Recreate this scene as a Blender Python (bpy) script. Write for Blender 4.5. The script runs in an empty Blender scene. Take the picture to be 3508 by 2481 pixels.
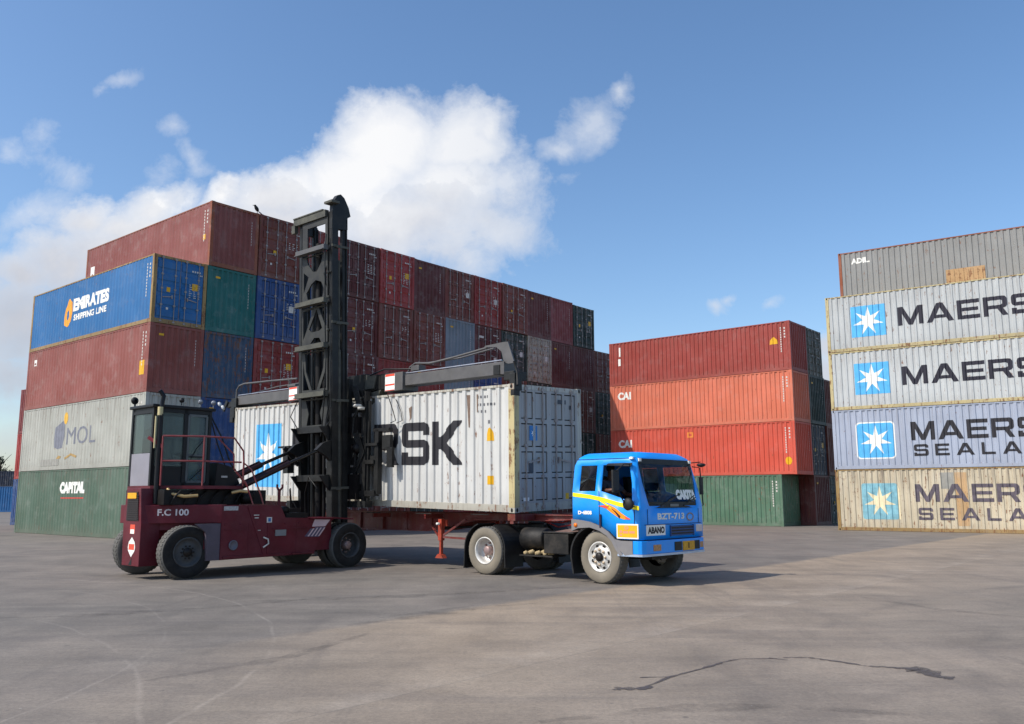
import bpy, bmesh, math, random
from mathutils import Vector, Matrix
from mathutils.geometry import tessellate_polygon
R = math.radians
random.seed(7)
scene = bpy.context.scene
COL = scene.collection

# ---------------------------------------------------------------- helpers
class MB:
    """collects shapes, builds ONE mesh object"""
    def __init__(s): s.v = []; s.f = []; s.m = []; s.sm = []
    def add(s, vs, fs, mi=0, smooth=False):
        n = len(s.v); s.v += [tuple(v) for v in vs]
        for f in fs: s.f.append(tuple(i + n for i in f)); s.m.append(mi); s.sm.append(smooth)
        return s
    def box(s, x0, x1, y0, y1, z0, z1, mi=0):
        if x0 > x1: x0, x1 = x1, x0
        if y0 > y1: y0, y1 = y1, y0
        if z0 > z1: z0, z1 = z1, z0
        vs = [(x0,y0,z0),(x1,y0,z0),(x1,y1,z0),(x0,y1,z0),(x0,y0,z1),(x1,y0,z1),(x1,y1,z1),(x0,y1,z1)]
        return s.add(vs, [(0,3,2,1),(4,5,6,7),(0,1,5,4),(1,2,6,5),(2,3,7,6),(3,0,4,7)], mi)
    def bar(s, a, b, w, h, mi=0, up=(0,0,1)):
        a = Vector(a); b = Vector(b); d = (b - a).normalized(); up = Vector(up)
        if abs(d.dot(up)) > .98: up = Vector((1,0,0))
        r = d.cross(up).normalized(); u = r.cross(d)
        vs = [p + r*sx*w/2 + u*sy*h/2 for p in (a, b) for sx, sy in ((-1,-1),(1,-1),(1,1),(-1,1))]
        return s.add(vs, [(0,1,2,3),(7,6,5,4),(0,4,5,1),(1,5,6,2),(2,6,7,3),(3,7,4,0)], mi)
    def tube(s, pts, r, n=8, mi=0, cap=True):
        pts = [Vector(p) for p in pts]; rings = []; prev = None
        for i, p in enumerate(pts):
            d = (pts[min(i+1, len(pts)-1)] - pts[max(i-1, 0)]).normalized()
            if prev is None:
                up = Vector((0,0,1)) if abs(d.z) < .9 else Vector((1,0,0)); prev = d.cross(up).normalized()
            prev = (prev - d*prev.dot(d)).normalized(); q = d.cross(prev)
            rr = r[i] if isinstance(r, (list, tuple)) else r
            rings.append([p + (prev*math.cos(2*math.pi*k/n) + q*math.sin(2*math.pi*k/n))*rr for k in range(n)])
        vs = [v for g in rings for v in g]
        fs = [(i*n+k, i*n+(k+1)%n, (i+1)*n+(k+1)%n, (i+1)*n+k) for i in range(len(pts)-1) for k in range(n)]
        s.add(vs, fs, mi, True)
        if cap: s.add(rings[0], [tuple(range(n-1,-1,-1))], mi); s.add(rings[-1], [tuple(range(n))], mi)
        return s
    def lathe(s, prof, c, axis='y', n=36, mi=0, smooth=True):
        """prof: (radius, offset along axis)"""
        vs = []; m = len(prof)
        for k in range(n):
            a = 2*math.pi*k/n; ca, sa = math.cos(a), math.sin(a)
            for r, o in prof:
                vs.append((c[0]+r*ca, c[1]+o, c[2]+r*sa) if axis == 'y' else (c[0]+r*ca, c[1]+r*sa, c[2]+o))
        fs = [(k*m+j, k*m+j+1, ((k+1)%n)*m+j+1, ((k+1)%n)*m+j) for k in range(n) for j in range(m-1)]
        return s.add(vs, fs, mi, smooth)
    def prism(s, poly, fn, t, mi=0, holes=()):
        """poly 2D (with holes) mapped by fn(u,v,w) with w from 0 to t"""
        loops = [list(poly)] + [list(h) for h in holes]
        flat = [p for l in loops for p in l]; tri = tessellate_polygon([[Vector((p[0], p[1], 0)) for p in l] for l in loops])
        n = len(flat); vs = [fn(p[0], p[1], 0) for p in flat] + [fn(p[0], p[1], t) for p in flat]
        fs = [tuple(x) for x in tri] + [tuple(i+n for i in reversed(x)) for x in tri]
        o = 0
        for l in loops:
            k = len(l); fs += [(o+i, o+(i+1)%k, o+(i+1)%k+n, o+i+n) for i in range(k)]; o += k
        return s.add(vs, fs, mi)
    def xz(s, poly, y0, y1, mi=0, holes=()): return s.prism(poly, lambda u,v,w: (u, y0+w, v), y1-y0, mi, holes)
    def xy(s, poly, z0, z1, mi=0, holes=()): return s.prism(poly, lambda u,v,w: (u, v, z0+w), z1-z0, mi, holes)
    def yz(s, poly, x0, x1, mi=0, holes=()): return s.prism(poly, lambda u,v,w: (x0+w, u, v), x1-x0, mi, holes)
    def apply(s, M): s.v = [tuple(M @ Vector(v)) for v in s.v]; return s
    def mesh(s, name, mats, bevel=0, fixn=True):
        me = bpy.data.meshes.new(name); me.from_pydata(s.v, [], s.f)
        for m in (mats if isinstance(mats, (list, tuple)) else [mats]): me.materials.append(m)
        for p, mi, sm in zip(me.polygons, s.m, s.sm): p.material_index = mi; p.use_smooth = sm
        bm = bmesh.new(); bm.from_mesh(me)
        if fixn: bmesh.ops.recalc_face_normals(bm, faces=bm.faces)
        if bevel:
            bmesh.ops.remove_doubles(bm, verts=bm.verts, dist=1e-5)
            es = [e for e in bm.edges if len(e.link_faces) == 2 and e.calc_face_angle(0) > .5]
            bmesh.ops.bevel(bm, geom=es, offset=bevel, segments=2, affect='EDGES', profile=.6, clamp_overlap=True)
        bm.to_mesh(me); bm.free(); me.update()
        return me
    def build(s, name, mats, parent=None, bevel=0, label=None, fixn=True):
        return link(name, s.mesh(name, mats, bevel, fixn), parent, label)

def link(name, me, parent=None, label=None):
    o = bpy.data.objects.new(name, me); COL.objects.link(o)
    if parent is not None: o.parent = parent
    if label: o['label'] = label
    return o
def tag(o, label=None, cat=None, group=None, kind=None):
    if label: o['label'] = label
    if cat: o['category'] = cat
    if group: o['group'] = group
    if kind: o['kind'] = kind
    return o
def thing(name, loc, rz, label, cat, group=None):
    o = bpy.data.objects.new(name, None); COL.objects.link(o); o.location = loc; o.rotation_euler = (0,0,rz)
    o.empty_display_size = .2
    return tag(o, label, cat, group)
def empty(name, parent, loc=(0,0,0), label=None):
    o = bpy.data.objects.new(name, None); COL.objects.link(o); o.parent = parent; o.location = loc
    if label: o['label'] = label
    return o

# ---------------------------------------------------------------- materials
def srgb(r, g, b):
    f = lambda c: (c/255/12.92) if c/255 <= .04045 else ((c/255+.055)/1.055)**2.4
    return (f(r), f(g), f(b), 1)
class NT:
    def __init__(s, name):
        s.mat = bpy.data.materials.new(name); s.mat.use_nodes = True; s.t = s.mat.node_tree; s.t.nodes.clear()
        s.out = s.n('ShaderNodeOutputMaterial')
    def n(s, typ, **kw):
        nd = s.t.nodes.new(typ)
        for k, v in kw.items():
            if k.startswith('i_'):
                key = k[2:]; key = int(key) if key.isdigit() else key.replace('_', ' ')
                nd.inputs[key].default_value = v
            else: setattr(nd, k, v)
        return nd
    def l(s, a, b): s.t.links.new(a, b); return s
    def math(s, op, a, b=None, clamp=False):
        nd = s.n('ShaderNodeMath', operation=op, use_clamp=clamp)
        for i, x in enumerate((a, b)):
            if x is None: continue
            if isinstance(x, (int, float)): nd.inputs[i].default_value = x
            else: s.l(x, nd.inputs[i])
        return nd.outputs[0]
    def mix(s, fac, a, b, bt='MIX'):
        nd = s.n('ShaderNodeMix', data_type='RGBA', blend_type=bt)
        for i, x in ((0, fac), (6, a), (7, b)):
            if isinstance(x, (int, float)): nd.inputs[i].default_value = x
            elif isinstance(x, tuple): nd.inputs[i].default_value = x
            else: s.l(x, nd.inputs[i])
        return nd.outputs[2]
    def ramp(s, fac, stops, interp='LINEAR'):
        nd = s.n('ShaderNodeValToRGB'); cr = nd.color_ramp; cr.interpolation = interp
        while len(cr.elements) < len(stops): cr.elements.new(.5)
        for e, (p, c) in zip(cr.elements, stops): e.position = p; e.color = c if isinstance(c, tuple) else (c, c, c, 1)
        s.l(fac, nd.inputs[0]); return nd.outputs[0]
    def noise(s, vec, scale, detail=4, rough=.55, dist=0):
        nd = s.n('ShaderNodeTexNoise', i_Scale=scale, i_Detail=detail, i_Roughness=rough, i_Distortion=dist)
        if vec is not None: s.l(vec, nd.inputs['Vector'])
        return nd.outputs[0]
    def map(s, vec, scale=(1,1,1), loc=(0,0,0), rot=(0,0,0)):
        nd = s.n('ShaderNodeMapping'); nd.inputs['Scale'].default_value = scale; nd.inputs['Location'].default_value = loc
        nd.inputs['Rotation'].default_value = rot; s.l(vec, nd.inputs[0]); return nd.outputs[0]
    def bsdf(s, col, rough=.5, metal=0, spec=.5, normal=None):
        b = s.n('ShaderNodeBsdfPrincipled')
        for k, x in (('Base Color', col), ('Roughness', rough), ('Metallic', metal), ('Specular IOR Level', spec)):
            if isinstance(x, (int, float, tuple)): b.inputs[k].default_value = x
            else: s.l(x, b.inputs[k])
        if normal is not None: s.l(normal, b.inputs['Normal'])
        s.l(b.outputs[0], s.out.inputs[0]); return b

def coords(t):
    """object coordinates shifted by an amount that all parts standing at one spot share"""
    tc = t.n('ShaderNodeTexCoord'); oi = t.n('ShaderNodeObjectInfo'); wn = t.n('ShaderNodeTexWhiteNoise', noise_dimensions='3D'); t.l(oi.outputs['Location'], wn.inputs['Vector']); t.wn = wn.outputs['Value']
    m = t.math('MULTIPLY', wn.outputs['Value'], 57.0)
    c = t.n('ShaderNodeCombineXYZ'); t.l(m, c.inputs[0]); t.l(m, c.inputs[1])
    a = t.n('ShaderNodeVectorMath', operation='ADD'); t.l(tc.outputs['Object'], a.inputs[0]); t.l(c.outputs[0], a.inputs[1])
    return a.outputs[0], tc.outputs['Object']

_mats = {}
def paint(name, rgb, rust=.25, dirt=.35, rough=.55, dents=.12, dirtcol=(.16,.13,.10,1), fade=.12, spec=.35):
    if name in _mats: return _mats[name]
    t = NT(name); v, ob = coords(t)
    c = srgb(*rgb)
    big = t.noise(v, .7, 3); light = tuple(min(1, x*1.0 + fade*.55) for x in c[:3]) + (1,); dark = tuple(x*.78 for x in c[:3]) + (1,)
    col = t.mix(t.ramp(big, [(.38, 0), (.68, 1)]), dark, light)
    col = t.mix(.55, col, c)
    hv = t.n('ShaderNodeHueSaturation'); t.l(col, hv.inputs['Color']); t.l(t.math('ADD', t.math('MULTIPLY', t.wn, .14), .93), hv.inputs['Value']); col = hv.outputs[0]
    chalk = t.noise(v, 1.9, 6, .7); col = t.mix(t.math('MULTIPLY', t.ramp(chalk, [(.52, 0), (.66, 1)]), fade*1.3), col, (.45,.43,.40,1))
    streak = t.noise(t.map(v, (5.5, 5.5, .35)), 1.6, 5, .65)
    col = t.mix(t.math('MULTIPLY', t.ramp(streak, [(.5, 0), (.78, 1)]), dirt), col, dirtcol)
    # grime gathering low on the walls
    sx = t.n('ShaderNodeSeparateXYZ'); t.l(ob, sx.inputs[0])
    low = t.math('MULTIPLY', t.ramp(sx.outputs[2], [(.0, 1), (.5, 0)]), t.math('MULTIPLY', t.noise(v, 3.0, 4), dirt*1.1), clamp=True)
    col = t.mix(low, col, dirtcol)
    # dark grime running down from the top rail
    hi = t.ramp(t.math('MULTIPLY', sx.outputs[2], .3333), [(.62, 0), (.95, 1)]); runs = t.noise(t.map(v, (9, 9, .22)), 1.5, 5, .6)
    col = t.mix(t.math('MULTIPLY', t.math('MULTIPLY', hi, t.ramp(runs, [(.50, 0), (.66, 1)])), min(1, dirt*1.5)), col, (.13,.10,.08,1))
    # rust: spots plus runs
    spot = t.noise(v, 4.5, 8, .72); run = t.noise(t.map(v, (7, 7, .8)), 1.7, 6, .7)
    rr = t.math('MULTIPLY', spot, run)
    th = .36 - rust*.10
    rm = t.ramp(rr, [(th, 0), (th+.045, 1)])
    rcol = t.mix(t.noise(v, 18, 3), (.10,.035,.015,1), (.25,.10,.04,1))
    if rust > 0: col = t.mix(t.math('MULTIPLY', rm, .85), col, rcol)
    bump = t.n('ShaderNodeBump', i_Strength=dents, i_Distance=.05)
    t.l(t.noise(v, 1.6, 3), bump.inputs['Height'])
    rg = t.math('ADD', t.math('MULTIPLY', t.noise(v, 6, 3), .25), rough-.1)
    t.bsdf(col, rg, 0, spec, bump.outputs[0])
    _mats[name] = t.mat; return t.mat
def simple(name, rgb, rough=.5, metal=0, var=.15, scale=4, spec=.4, dust=0, dustcol=(.30,.27,.22,1), bump=0):
    if name in _mats: return _mats[name]
    t = NT(name); v, ob = coords(t); c = srgb(*rgb)
    n = t.noise(v, scale, 5, .6)
    col = t.mix(t.ramp(n, [(.3, 0), (.7, 1)]), tuple(x*(1-var) for x in c[:3])+(1,), tuple(min(1, x*(1+var)) for x in c[:3])+(1,))
    if dust: col = t.mix(t.math('MULTIPLY', t.ramp(t.noise(v, scale*.6, 6, .7), [(.42, 0), (.7, 1)]), dust), col, dustcol)
    nm = None
    if bump:
        b = t.n('ShaderNodeBump', i_Strength=bump, i_Distance=.01); t.l(t.noise(v, scale*6, 4), b.inputs['Height']); nm = b.outputs[0]
    t.bsdf(col, t.math('ADD', t.math('MULTIPLY', n, .2), rough-.1), metal, spec, nm)
    _mats[name] = t.mat; return t.mat
def glass(name, tint, rough=.03, alpha=.35):
    """thin pane: partly clear, partly a glossy dark sheet"""
    if name in _mats: return _mats[name]
    t = NT(name)
    b = t.n('ShaderNodeBsdfPrincipled'); b.inputs['Base Color'].default_value = tint; b.inputs['Roughness'].default_value = rough
    b.inputs['Specular IOR Level'].default_value = .6
    tr = t.n('ShaderNodeBsdfTransparent'); tr.inputs[0].default_value = (.75,.82,.82,1)
    mx = t.n('ShaderNodeMixShader', i_Fac=alpha); t.l(tr.outputs[0], mx.inputs[1]); t.l(b.outputs[0], mx.inputs[2])
    t.l(mx.outputs[0], t.out.inputs[0]); _mats[name] = t.mat; return t.mat

# ---------------------------------------------------------------- lettering
def block(word, gap=.16):
    """wide bold squared capitals as polygons with holes; unit height, returns (list of (outer, holes), width)"""
    T, S = .20, .22   # bar heights, stem widths
    G = {
     'M': (1.25, [([(0,0),(S,0),(S,.62),(.52,.0),(.73,.0),(1.03,.62),(1.03,0),(1.25,0),(1.25,1),(.98,1),(.625,.3),(.27,1),(0,1)], [])]),
     'A': (1.3, [([(0,0),(.26,0),(.37,.2),(.93,.2),(1.04,0),(1.3,0),(.8,1),(.5,1)], [[(.46,.37),(.65,.76),(.84,.37)]])]),
     'E': (1.05, [([(0,0),(1.05,0),(1.05,T),(S,T),(S,.41),(.98,.41),(.98,.59),(S,.59),(S,1-T),(1.05,1-T),(1.05,1),(0,1)], [])]),
     'R': (1.1, [([(0,0),(S,0),(S,.36),(.62,.36),(.84,0),(1.1,0),(.88,.38),(1.02,.42),(1.08,.52),(1.08,.86),(1.0,.97),(.9,1),(0,1)], [[(S,.54),(.78,.54),(.86,.6),(.86,.76),(.8,1-T),(S,1-T)]])]),
     'S': (1.08, [([(0,0),(.92,0),(1.04,.06),(1.08,.16),(1.08,.44),(1.02,.55),(.92,.59),(.22,.59),(.22,1-T),(.86,1-T),(.86,.7),(1.08,.7),(1.08,.86),(1.02,.96),(.92,1),(.14,1),(.04,.95),(0,.84),(0,.56),(.05,.46),(.15,.41),(.86,.41),(.86,T),(.22,T),(.22,.3),(0,.3)], [])]),
     'K': (1.1, [([(0,0),(.25,0),(.25,.36),(.33,.36),(.76,0),(1.15,0),(.56,.5),(1.13,1),(.76,1),(.33,.64),(.25,.64),(.25,1),(0,1)], [])]),
     'L': (.95, [([(0,0),(.95,0),(.95,T),(S,T),(S,1),(0,1)], [])]),
     'N': (1.15, [([(0,0),(S,0),(S,.66),(.87,0),(1.15,0),(1.15,1),(.93,1),(.93,.34),(.28,1),(0,1)], [])]),
     'D': (1.1, [([(0,0),(.9,0),(1.05,.1),(1.1,.24),(1.1,.78),(1.03,.94),(.9,1),(0,1)], [[(S,T),(.82,T),(.88,.28),(.88,.72),(.82,1-T),(S,1-T)]])]),
    }
    out = []; x = 0
    for ch in word:
        w, polys = G[ch]
        for o, hs in polys: out.append(([(a+x, b) for a, b in o], [[(a+x, b) for a, b in h] for h in hs]))
        x += w + gap
    return out, x - gap
def star_poly(cx, cy, r, pts=7, inner=.36, rot=90):
    return [(cx + (r if i % 2 == 0 else r*inner)*math.cos(R(rot + i*180/pts)), cy + (r if i % 2 == 0 else r*inner)*math.sin(R(rot + i*180/pts))) for i in range(2*pts)]
def rrect(x0, y0, x1, y1, r=0, n=4):
    if r <= 0: return [(x0,y0),(x1,y0),(x1,y1),(x0,y1)]
    p = []
    for cx, cy, a0 in ((x1-r,y0+r,-90),(x1-r,y1-r,0),(x0+r,y1-r,90),(x0+r,y0+r,180)):
        p += [(cx+r*math.cos(R(a0+90*k/n)), cy+r*math.sin(R(a0+90*k/n))) for k in range(n+1)]
    return p
def ell(cx, cy, rx, ry, n=20): return [(cx+rx*math.cos(2*math.pi*k/n), cy+ry*math.sin(2*math.pi*k/n)) for k in range(n)]
_fc = {}
def font_tris(word, bold=.0):
    """built-in font, unit cap height: (verts2d, faces, width)"""
    key = (word, bold)
    if key in _fc: return _fc[key]
    cu = bpy.data.curves.new('lettering', 'FONT'); cu.body = word; cu.offset = bold; cu.resolution_u = 3
    o = bpy.data.objects.new('lettering', cu); COL.objects.link(o)
    dg = bpy.context.evaluated_depsgraph_get(); me = bpy.data.meshes.new_from_object(o.evaluated_get(dg))
    vs = [(v.co.x, v.co.y) for v in me.vertices]; fs = [tuple(p.vertices) for p in me.polygons]
    bpy.data.objects.remove(o); bpy.data.curves.remove(cu); bpy.data.meshes.remove(me)
    x0 = min(v[0] for v in vs); x1 = max(v[0] for v in vs); y0 = min(v[1] for v in vs); y1 = max(v[1] for v in vs); h = y1-y0
    _fc[key] = ([((a-x0)/h, (b-y0)/h) for a, b in vs], fs, (x1-x0)/h); return _fc[key]
def flat2d(polys):
    vs = []; fs = []
    for o, hs in polys:
        loops = [o] + list(hs); tri = tessellate_polygon([[Vector((p[0], p[1], 0)) for p in l] for l in loops]); n = len(vs)
        vs += [p for l in loops for p in l]; fs += [tuple(i+n for i in t) for t in tri]
    return vs, fs
def draped(vs, fs, fn, cuts, place):
    """cut flat art at each u in cuts, then lay it on a folded wall: place(u, v) -> xyz ; fn unused when place does it all"""
    bm = bmesh.new(); bv = [bm.verts.new((a, b, 0)) for a, b in vs]
    for f in fs:
        try: bm.faces.new([bv[i] for i in f])
        except ValueError: pass
    if cuts:
        lo = min(v[0] for v in vs); hi = max(v[0] for v in vs)
        for c in cuts:
            if lo < c < hi: bmesh.ops.bisect_plane(bm, geom=bm.verts[:]+bm.edges[:]+bm.faces[:], dist=1e-5, plane_co=(c,0,0), plane_no=(1,0,0))
    bm.verts.ensure_lookup_table(); bm.verts.index_update()
    V = [place(v.co.x, v.co.y) for v in bm.verts]; F = [tuple(v.index for v in f.verts) for f in bm.faces]; bm.free()
    return V, F
# ---------------------------------------------------------------- shipping containers
L40, WC = 12.192, 2.438
PITCH = .278
SX0 = .17                                             # where the folded wall starts behind the corner post
SOFT = {}
def side_profile(L, soft=False):
    """breakpoints (x, inset) of the folded long wall"""
    FL, SL, DEP = (.07, .069, .016) if soft else (.108, .031, .036)
    pts = []; x = SX0; L1 = L - SX0; pts.append((x, 0))
    n = int((L1 - x - .1)/PITCH); x += ((L1 - x) - n*PITCH)/2
    for i in range(n):
        pts += [(x+FL/2, 0), (x+FL/2+SL, DEP), (x+FL/2+SL+FL, DEP), (x+FL/2+2*SL+FL, 0)]; x += PITCH
    pts.append((L1, 0)); return pts
def lerp_prof(pts, x):
    if x <= pts[0][0]: return pts[0][1]
    for (a, da), (b, db) in zip(pts, pts[1:]):
        if a <= x <= b: return da + (db-da)*(x-a)/max(b-a, 1e-6)
    return pts[-1][1]
_cm = {}
def cmesh(key, fn):
    if key not in _cm: _cm[key] = fn()
    return _cm[key]
def wall_mesh(L, H, y, sgn, mat, soft=False):
    mb = MB(); pts = side_profile(L, soft); z0, z1 = .17, H-.065
    vs = []; 
    for x, d in pts: vs += [(x, y - sgn*(.012+d), z0), (x, y - sgn*(.012+d), z1)]
    mb.add(vs, [(2*i, 2*i+2, 2*i+3, 2*i+1) for i in range(len(pts)-1)]); return mb.mesh('side_wall', mat)
def end_mesh(H, x, sgn, mat):
    """folded blind end; sgn=-1 faces -x"""
    pts = []; y = -.16; n = 8; step = (WC-.32)/n; dep = .045
    for i in range(n):
        pts += [(y - step*.0, 0), (y-step*.33, 0), (y-step*.5, dep), (y-step*.83, dep)]; y -= step
    pts.append((-WC+.16, 0)); mb = MB(); vs = []
    for yy, d in pts: vs += [(x - sgn*(.014+d), yy, .2), (x - sgn*(.014+d), yy, H-.11)]
    mb.add(vs, [(2*i, 2*i+2, 2*i+3, 2*i+1) for i in range(len(pts)-1)]); return mb.mesh('end_wall', mat)
def frame_mb(L, H, cast=True, doors=False):
    f = MB(); p = .155
    for x0, x1 in ((.004, p), (L-p, L-.004)):
        for y0, y1 in ((-p, -.004), (-WC+.004, -WC+p)): f.box(x0, x1, y0, y1, .118, H-.118)
    for y0, y1 in ((-.07, -.006), (-WC+.006, -WC+.07)):
        f.box(.178, L-.178, y0, y1, H-.062, H-.008); f.box(.178, L-.178, y0, y1, .012, .168)
    for y0 in (-.012, -WC+.05): f.box(.178, L-.178, y0-.03, y0-.001, .155, .172)
    for x0, x1 in ((.008, .09), (L-.09, L-.008)):
        f.box(x0, x1, -WC+.16, -.16, H-.112, H-.01); f.box(x0, x1, -WC+.16, -.16, .012, .198)
    f.box(.09, L-.09, -WC+.07, -.07, H-.05, H-.012)            # roof sheet
    f.box(.09, L-.09, -WC+.07, -.07, .12, .16)                 # floor
    if doors: f.box(.03, .05, -1.227, -1.211, .2, H-.11)
    if cast: castings(f, L, H)
    return f
def casting(f, x0, y0, z0):
    x1, y1, z1 = x0+.178, y0+.162, z0+.118
    f.box(x0, x1, y0, y1, z0, z1)
def castings(f, L, H):
    for x in (0, L-.178):
        for y in (-.162, -WC):
            for z in (0, H-.118): casting(f, x, y, z)
def casting_mb(x, y, z):
    f = MB(); casting(f, x, y, z)
    h = [(math.cos(k*math.pi/6)*.032, math.sin(k*math.pi/6)*.05) for k in range(12)]
    cx = x+.089; cz = z+.059; yy = y+.162 if y > -1 else y
    s = 1 if y > -1 else -1
    f.add([(cx+a, yy+s*.002, cz+b) for a, b in h], [tuple(range(12))], 1)
    cy = y+.081; xx = x if x < 1 else x+.178; sx = -1 if x < 1 else 1
    f.add([(xx+sx*.002, cy+a, cz+b) for a, b in h], [tuple(range(12))], 1)
    return f
def door_mb(y0, y1, H, style):
    """leaf between y0 (more negative) and y1 at x ~ 0, facing -x"""
    f = MB(); x = .035; z0, z1 = .2, H-.115; w = .09
    f.box(x, x+.04, y0, y1, z0, z1, 1 if style == 'panel' else 0)
    if style == 'panel':      # pressed rails leaving sunk fields
        zs = [z0, z0+.62, z0+1.22, z0+1.86, z1]
        for z in zs: f.box(x-.028, x-.001, y0, y1, max(z0, z-.05), min(z1, z+.05))
        for yy in (y0+.03, (y0+y1)/2, y1-.03): f.box(x-.031, x-.0015, yy-.04, yy+.04, z0, z1)
        g = .026
        for za, zb in zip(zs, zs[1:]):
            for ya, yb in ((y0+.03, (y0+y1)/2), ((y0+y1)/2, y1-.03)): f.box(x-.012, x-.002, ya+.04+g, yb-.04-g, za+.05+g, zb-.05-g)
    else:                      # horizontal ribs
        n = 5; st = (z1-z0)/n
        for i in range(n):
            a = z0+st*i+.07; b = a+st-.14
            vs = [(x-.001,y0+.05,a),(x-.001,y1-.05,a),(x-.03,y1-.05,a+.05),(x-.03,y0+.05,a+.05),(x-.03,y0+.05,b-.05),(x-.03,y1-.05,b-.05),(x-.001,y1-.05,b),(x-.001,y0+.05,b)]
            f.add(vs, [(0,1,2,3),(3,2,5,4),(4,5,6,7),(0,3,4,7),(1,6,5,2)])
    return f
def bar_mb(y, H):
    f = MB(); f.tube([(-.012, y, .06), (-.012, y, H-.05)], .017, 6)
    for z in (.1, .8, 1.5, H-.8, H-.1): f.box(-.026, .02, y-.05, y+.05, z-.035, z+.035)
    return f
def handle_mb(y, s):
    f = MB(); f.bar((-.04, y, 1.18), (-.04, y+s*.42, 1.12), .02, .035); f.box(-.045, .015, y-.03, y+.03, 1.1, 1.24); return f
def marking_mb(kind, H, seed):
    """small stencilled data lines and stickers, too small to read in the photo"""
    rnd = random.Random(seed); f = MB()
    def r(y, z, w, h, mi=0, x=-.003): f.add([(x,y,z),(x,y-w,z),(x,y-w,z-h),(x,y,z-h)], [(0,1,2,3)], mi)
    if kind == 'door':
        xx = -.001
        for k in range(4): r(-1.72-k*.11, H-.42, .07, .075, 0, xx)
        for k in range(3): r(-2.02+.0-k*.07, H-.55, .045, .06, 0, xx)
        for k in range(rnd.randint(3, 7)):
            z = H-1.05-k*.09; x0 = -1.62
            for q in range(3): r(x0-q*.2, z, rnd.uniform(.05, .14), .03, 0, xx)
        if rnd.random() < .7: r(-.42, H-.5-rnd.random()*.3, .42, .13, 0, xx)
        if rnd.random() < .3: r(-.30-rnd.random()*.5, 1.35+rnd.random()*.5, .16, .2, 1, xx)
        if rnd.random() < .5: r(-1.75, .95+rnd.random(), .26, .3, rnd.choice((1, 0, 0)), xx)
        if rnd.random() < .6: r(-.62, .6+rnd.random()*.5, .1, .1, 0, xx)
    else:
        for k in range(9): r(-2.06, H-.5-k*.13, .025, .085, 0, .012)
        if rnd.random() < .5: r(-.4, H-.42, .22, .09, 1, .012)
    return f
def side_marking_mb(H, seed, vertical=True):
    rnd = random.Random(seed); f = MB()
    def r(x, z, w, h, mi=0): f.add([(x,-.006,z),(x-w,-.006,z),(x-w,-.006,z-h),(x,-.006,z-h)], [(3,2,1,0)], mi)
    for k in range(11): r(.58, H-.34-k*.135, .06, .09)
    for k in range(4): r(.36, H-.36-k*.17, .08, .1)
    return f

GROOVESHADE = simple('painted door groove shade', (25,25,26), .8)  # black door backing, paints shade into the grooves around the panel fields
CASTHOLE = simple('casting opening', (8,8,8), .9)
BARMAT = simple('galvanised locking bar', (150,142,138), .5, .2, .2, 6, dust=.3, dustcol=(.20,.12,.08,1))
WHITEMARK = simple('white stencil paint', (205,200,192), .6, 0, .2, 9)
YELMARK = simple('yellow sticker', (222,168,20), .5, 0, .1, 9)
BLUEMARK = simple('sky blue logo paint', (88,176,226), .55, 0, .12, 3)
STARWHITE = simple('white logo paint', (236,234,226), .5, 0, .05, 5)
NAVYMARK = simple('navy lettering paint', (38,36,48), .55, 0, .2, 3)
FADEDMARK = simple('faded violet grey lettering paint', (92,84,92), .65, 0, .35, 5)
BLACKMARK = simple('black lettering paint', (42,40,44), .55, 0, .2, 3)

def container(loc, rz, H, col, end, label, group, mat_frame=None, style='rib', seed=0, L=L40, castparts=False, side_marks=True, tilt=None, scale=1, dcol=None, soft=False):
    m = PAL[col]; fm = mat_frame or m; dcol = dcol or col; dm = PAL[dcol]
    t = thing('shipping_container', loc, rz, label, 'shipping container', group)
    if scale != 1: t.scale = (scale,)*3
    if tilt: t.rotation_euler = tilt
    if soft: SOFT[t.name] = True
    link('side_wall', cmesh(('sw', L, H, col, 0, soft), lambda: wall_mesh(L, H, 0, 1, m, soft)), t)
    link('side_wall', cmesh(('sw', L, H, col, 1, soft), lambda: wall_mesh(L, H, -WC, -1, m, soft)), t)
    link('end_wall', cmesh(('ew', L, H, col), lambda: end_mesh(H, L, 1, m)), t)
    link('frame', cmesh(('fr', L, H, fm.name, castparts, end), lambda: frame_mb(L, H, not castparts, end == 'D').mesh('frame', fm)), t)
    if castparts:
        for x in (0, L-.178):
            for y in (-.162, -WC):
                for z in (0, H-.118):
                    link('corner_casting', cmesh(('cc', x, y, z, fm.name), lambda: casting_mb(x, y, z).mesh('corner_casting', [fm, CASTHOLE])), t)
    if end == 'D':
        for i, (y0, y1) in enumerate(((-1.208, -.165), (-WC+.165, -1.23))):
            d = link('door', cmesh(('do', H, dcol, style, i), lambda: door_mb(y0, y1, H, style).mesh('door', [dm, GROOVESHADE])), t)
            for j, f in enumerate((.22, .78)):
                yb = y1 + (y0-y1)*f
                link('locking_bar', cmesh(('lb', H, i, j), lambda: bar_mb(yb, H).mesh('locking_bar', BARMAT)), d)
            link('handle', cmesh(('hd', i), lambda: handle_mb(-.85 if i == 0 else -1.55, 1 if i == 0 else -1).mesh('handle', BARMAT)), d)
        if dcol == col: link('marking', cmesh(('mk', 'door', H, seed % 7), lambda: marking_mb('door', H, seed % 7).mesh('marking', [WHITEMARK, YELMARK])), t)
    else:
        link('end_wall', cmesh(('ew0', H, col), lambda: end_mesh(H, 0, -1, m)), t)
        link('marking', cmesh(('mk', 'end', H, seed % 4), lambda: marking_mb('end', H, seed % 4).mesh('marking', [WHITEMARK, YELMARK])), t)
    if side_marks: link('marking', cmesh(('sm', H, seed % 3), lambda: side_marking_mb(H, seed % 3).mesh('marking', [WHITEMARK, YELMARK])), t)
    return t
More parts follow.
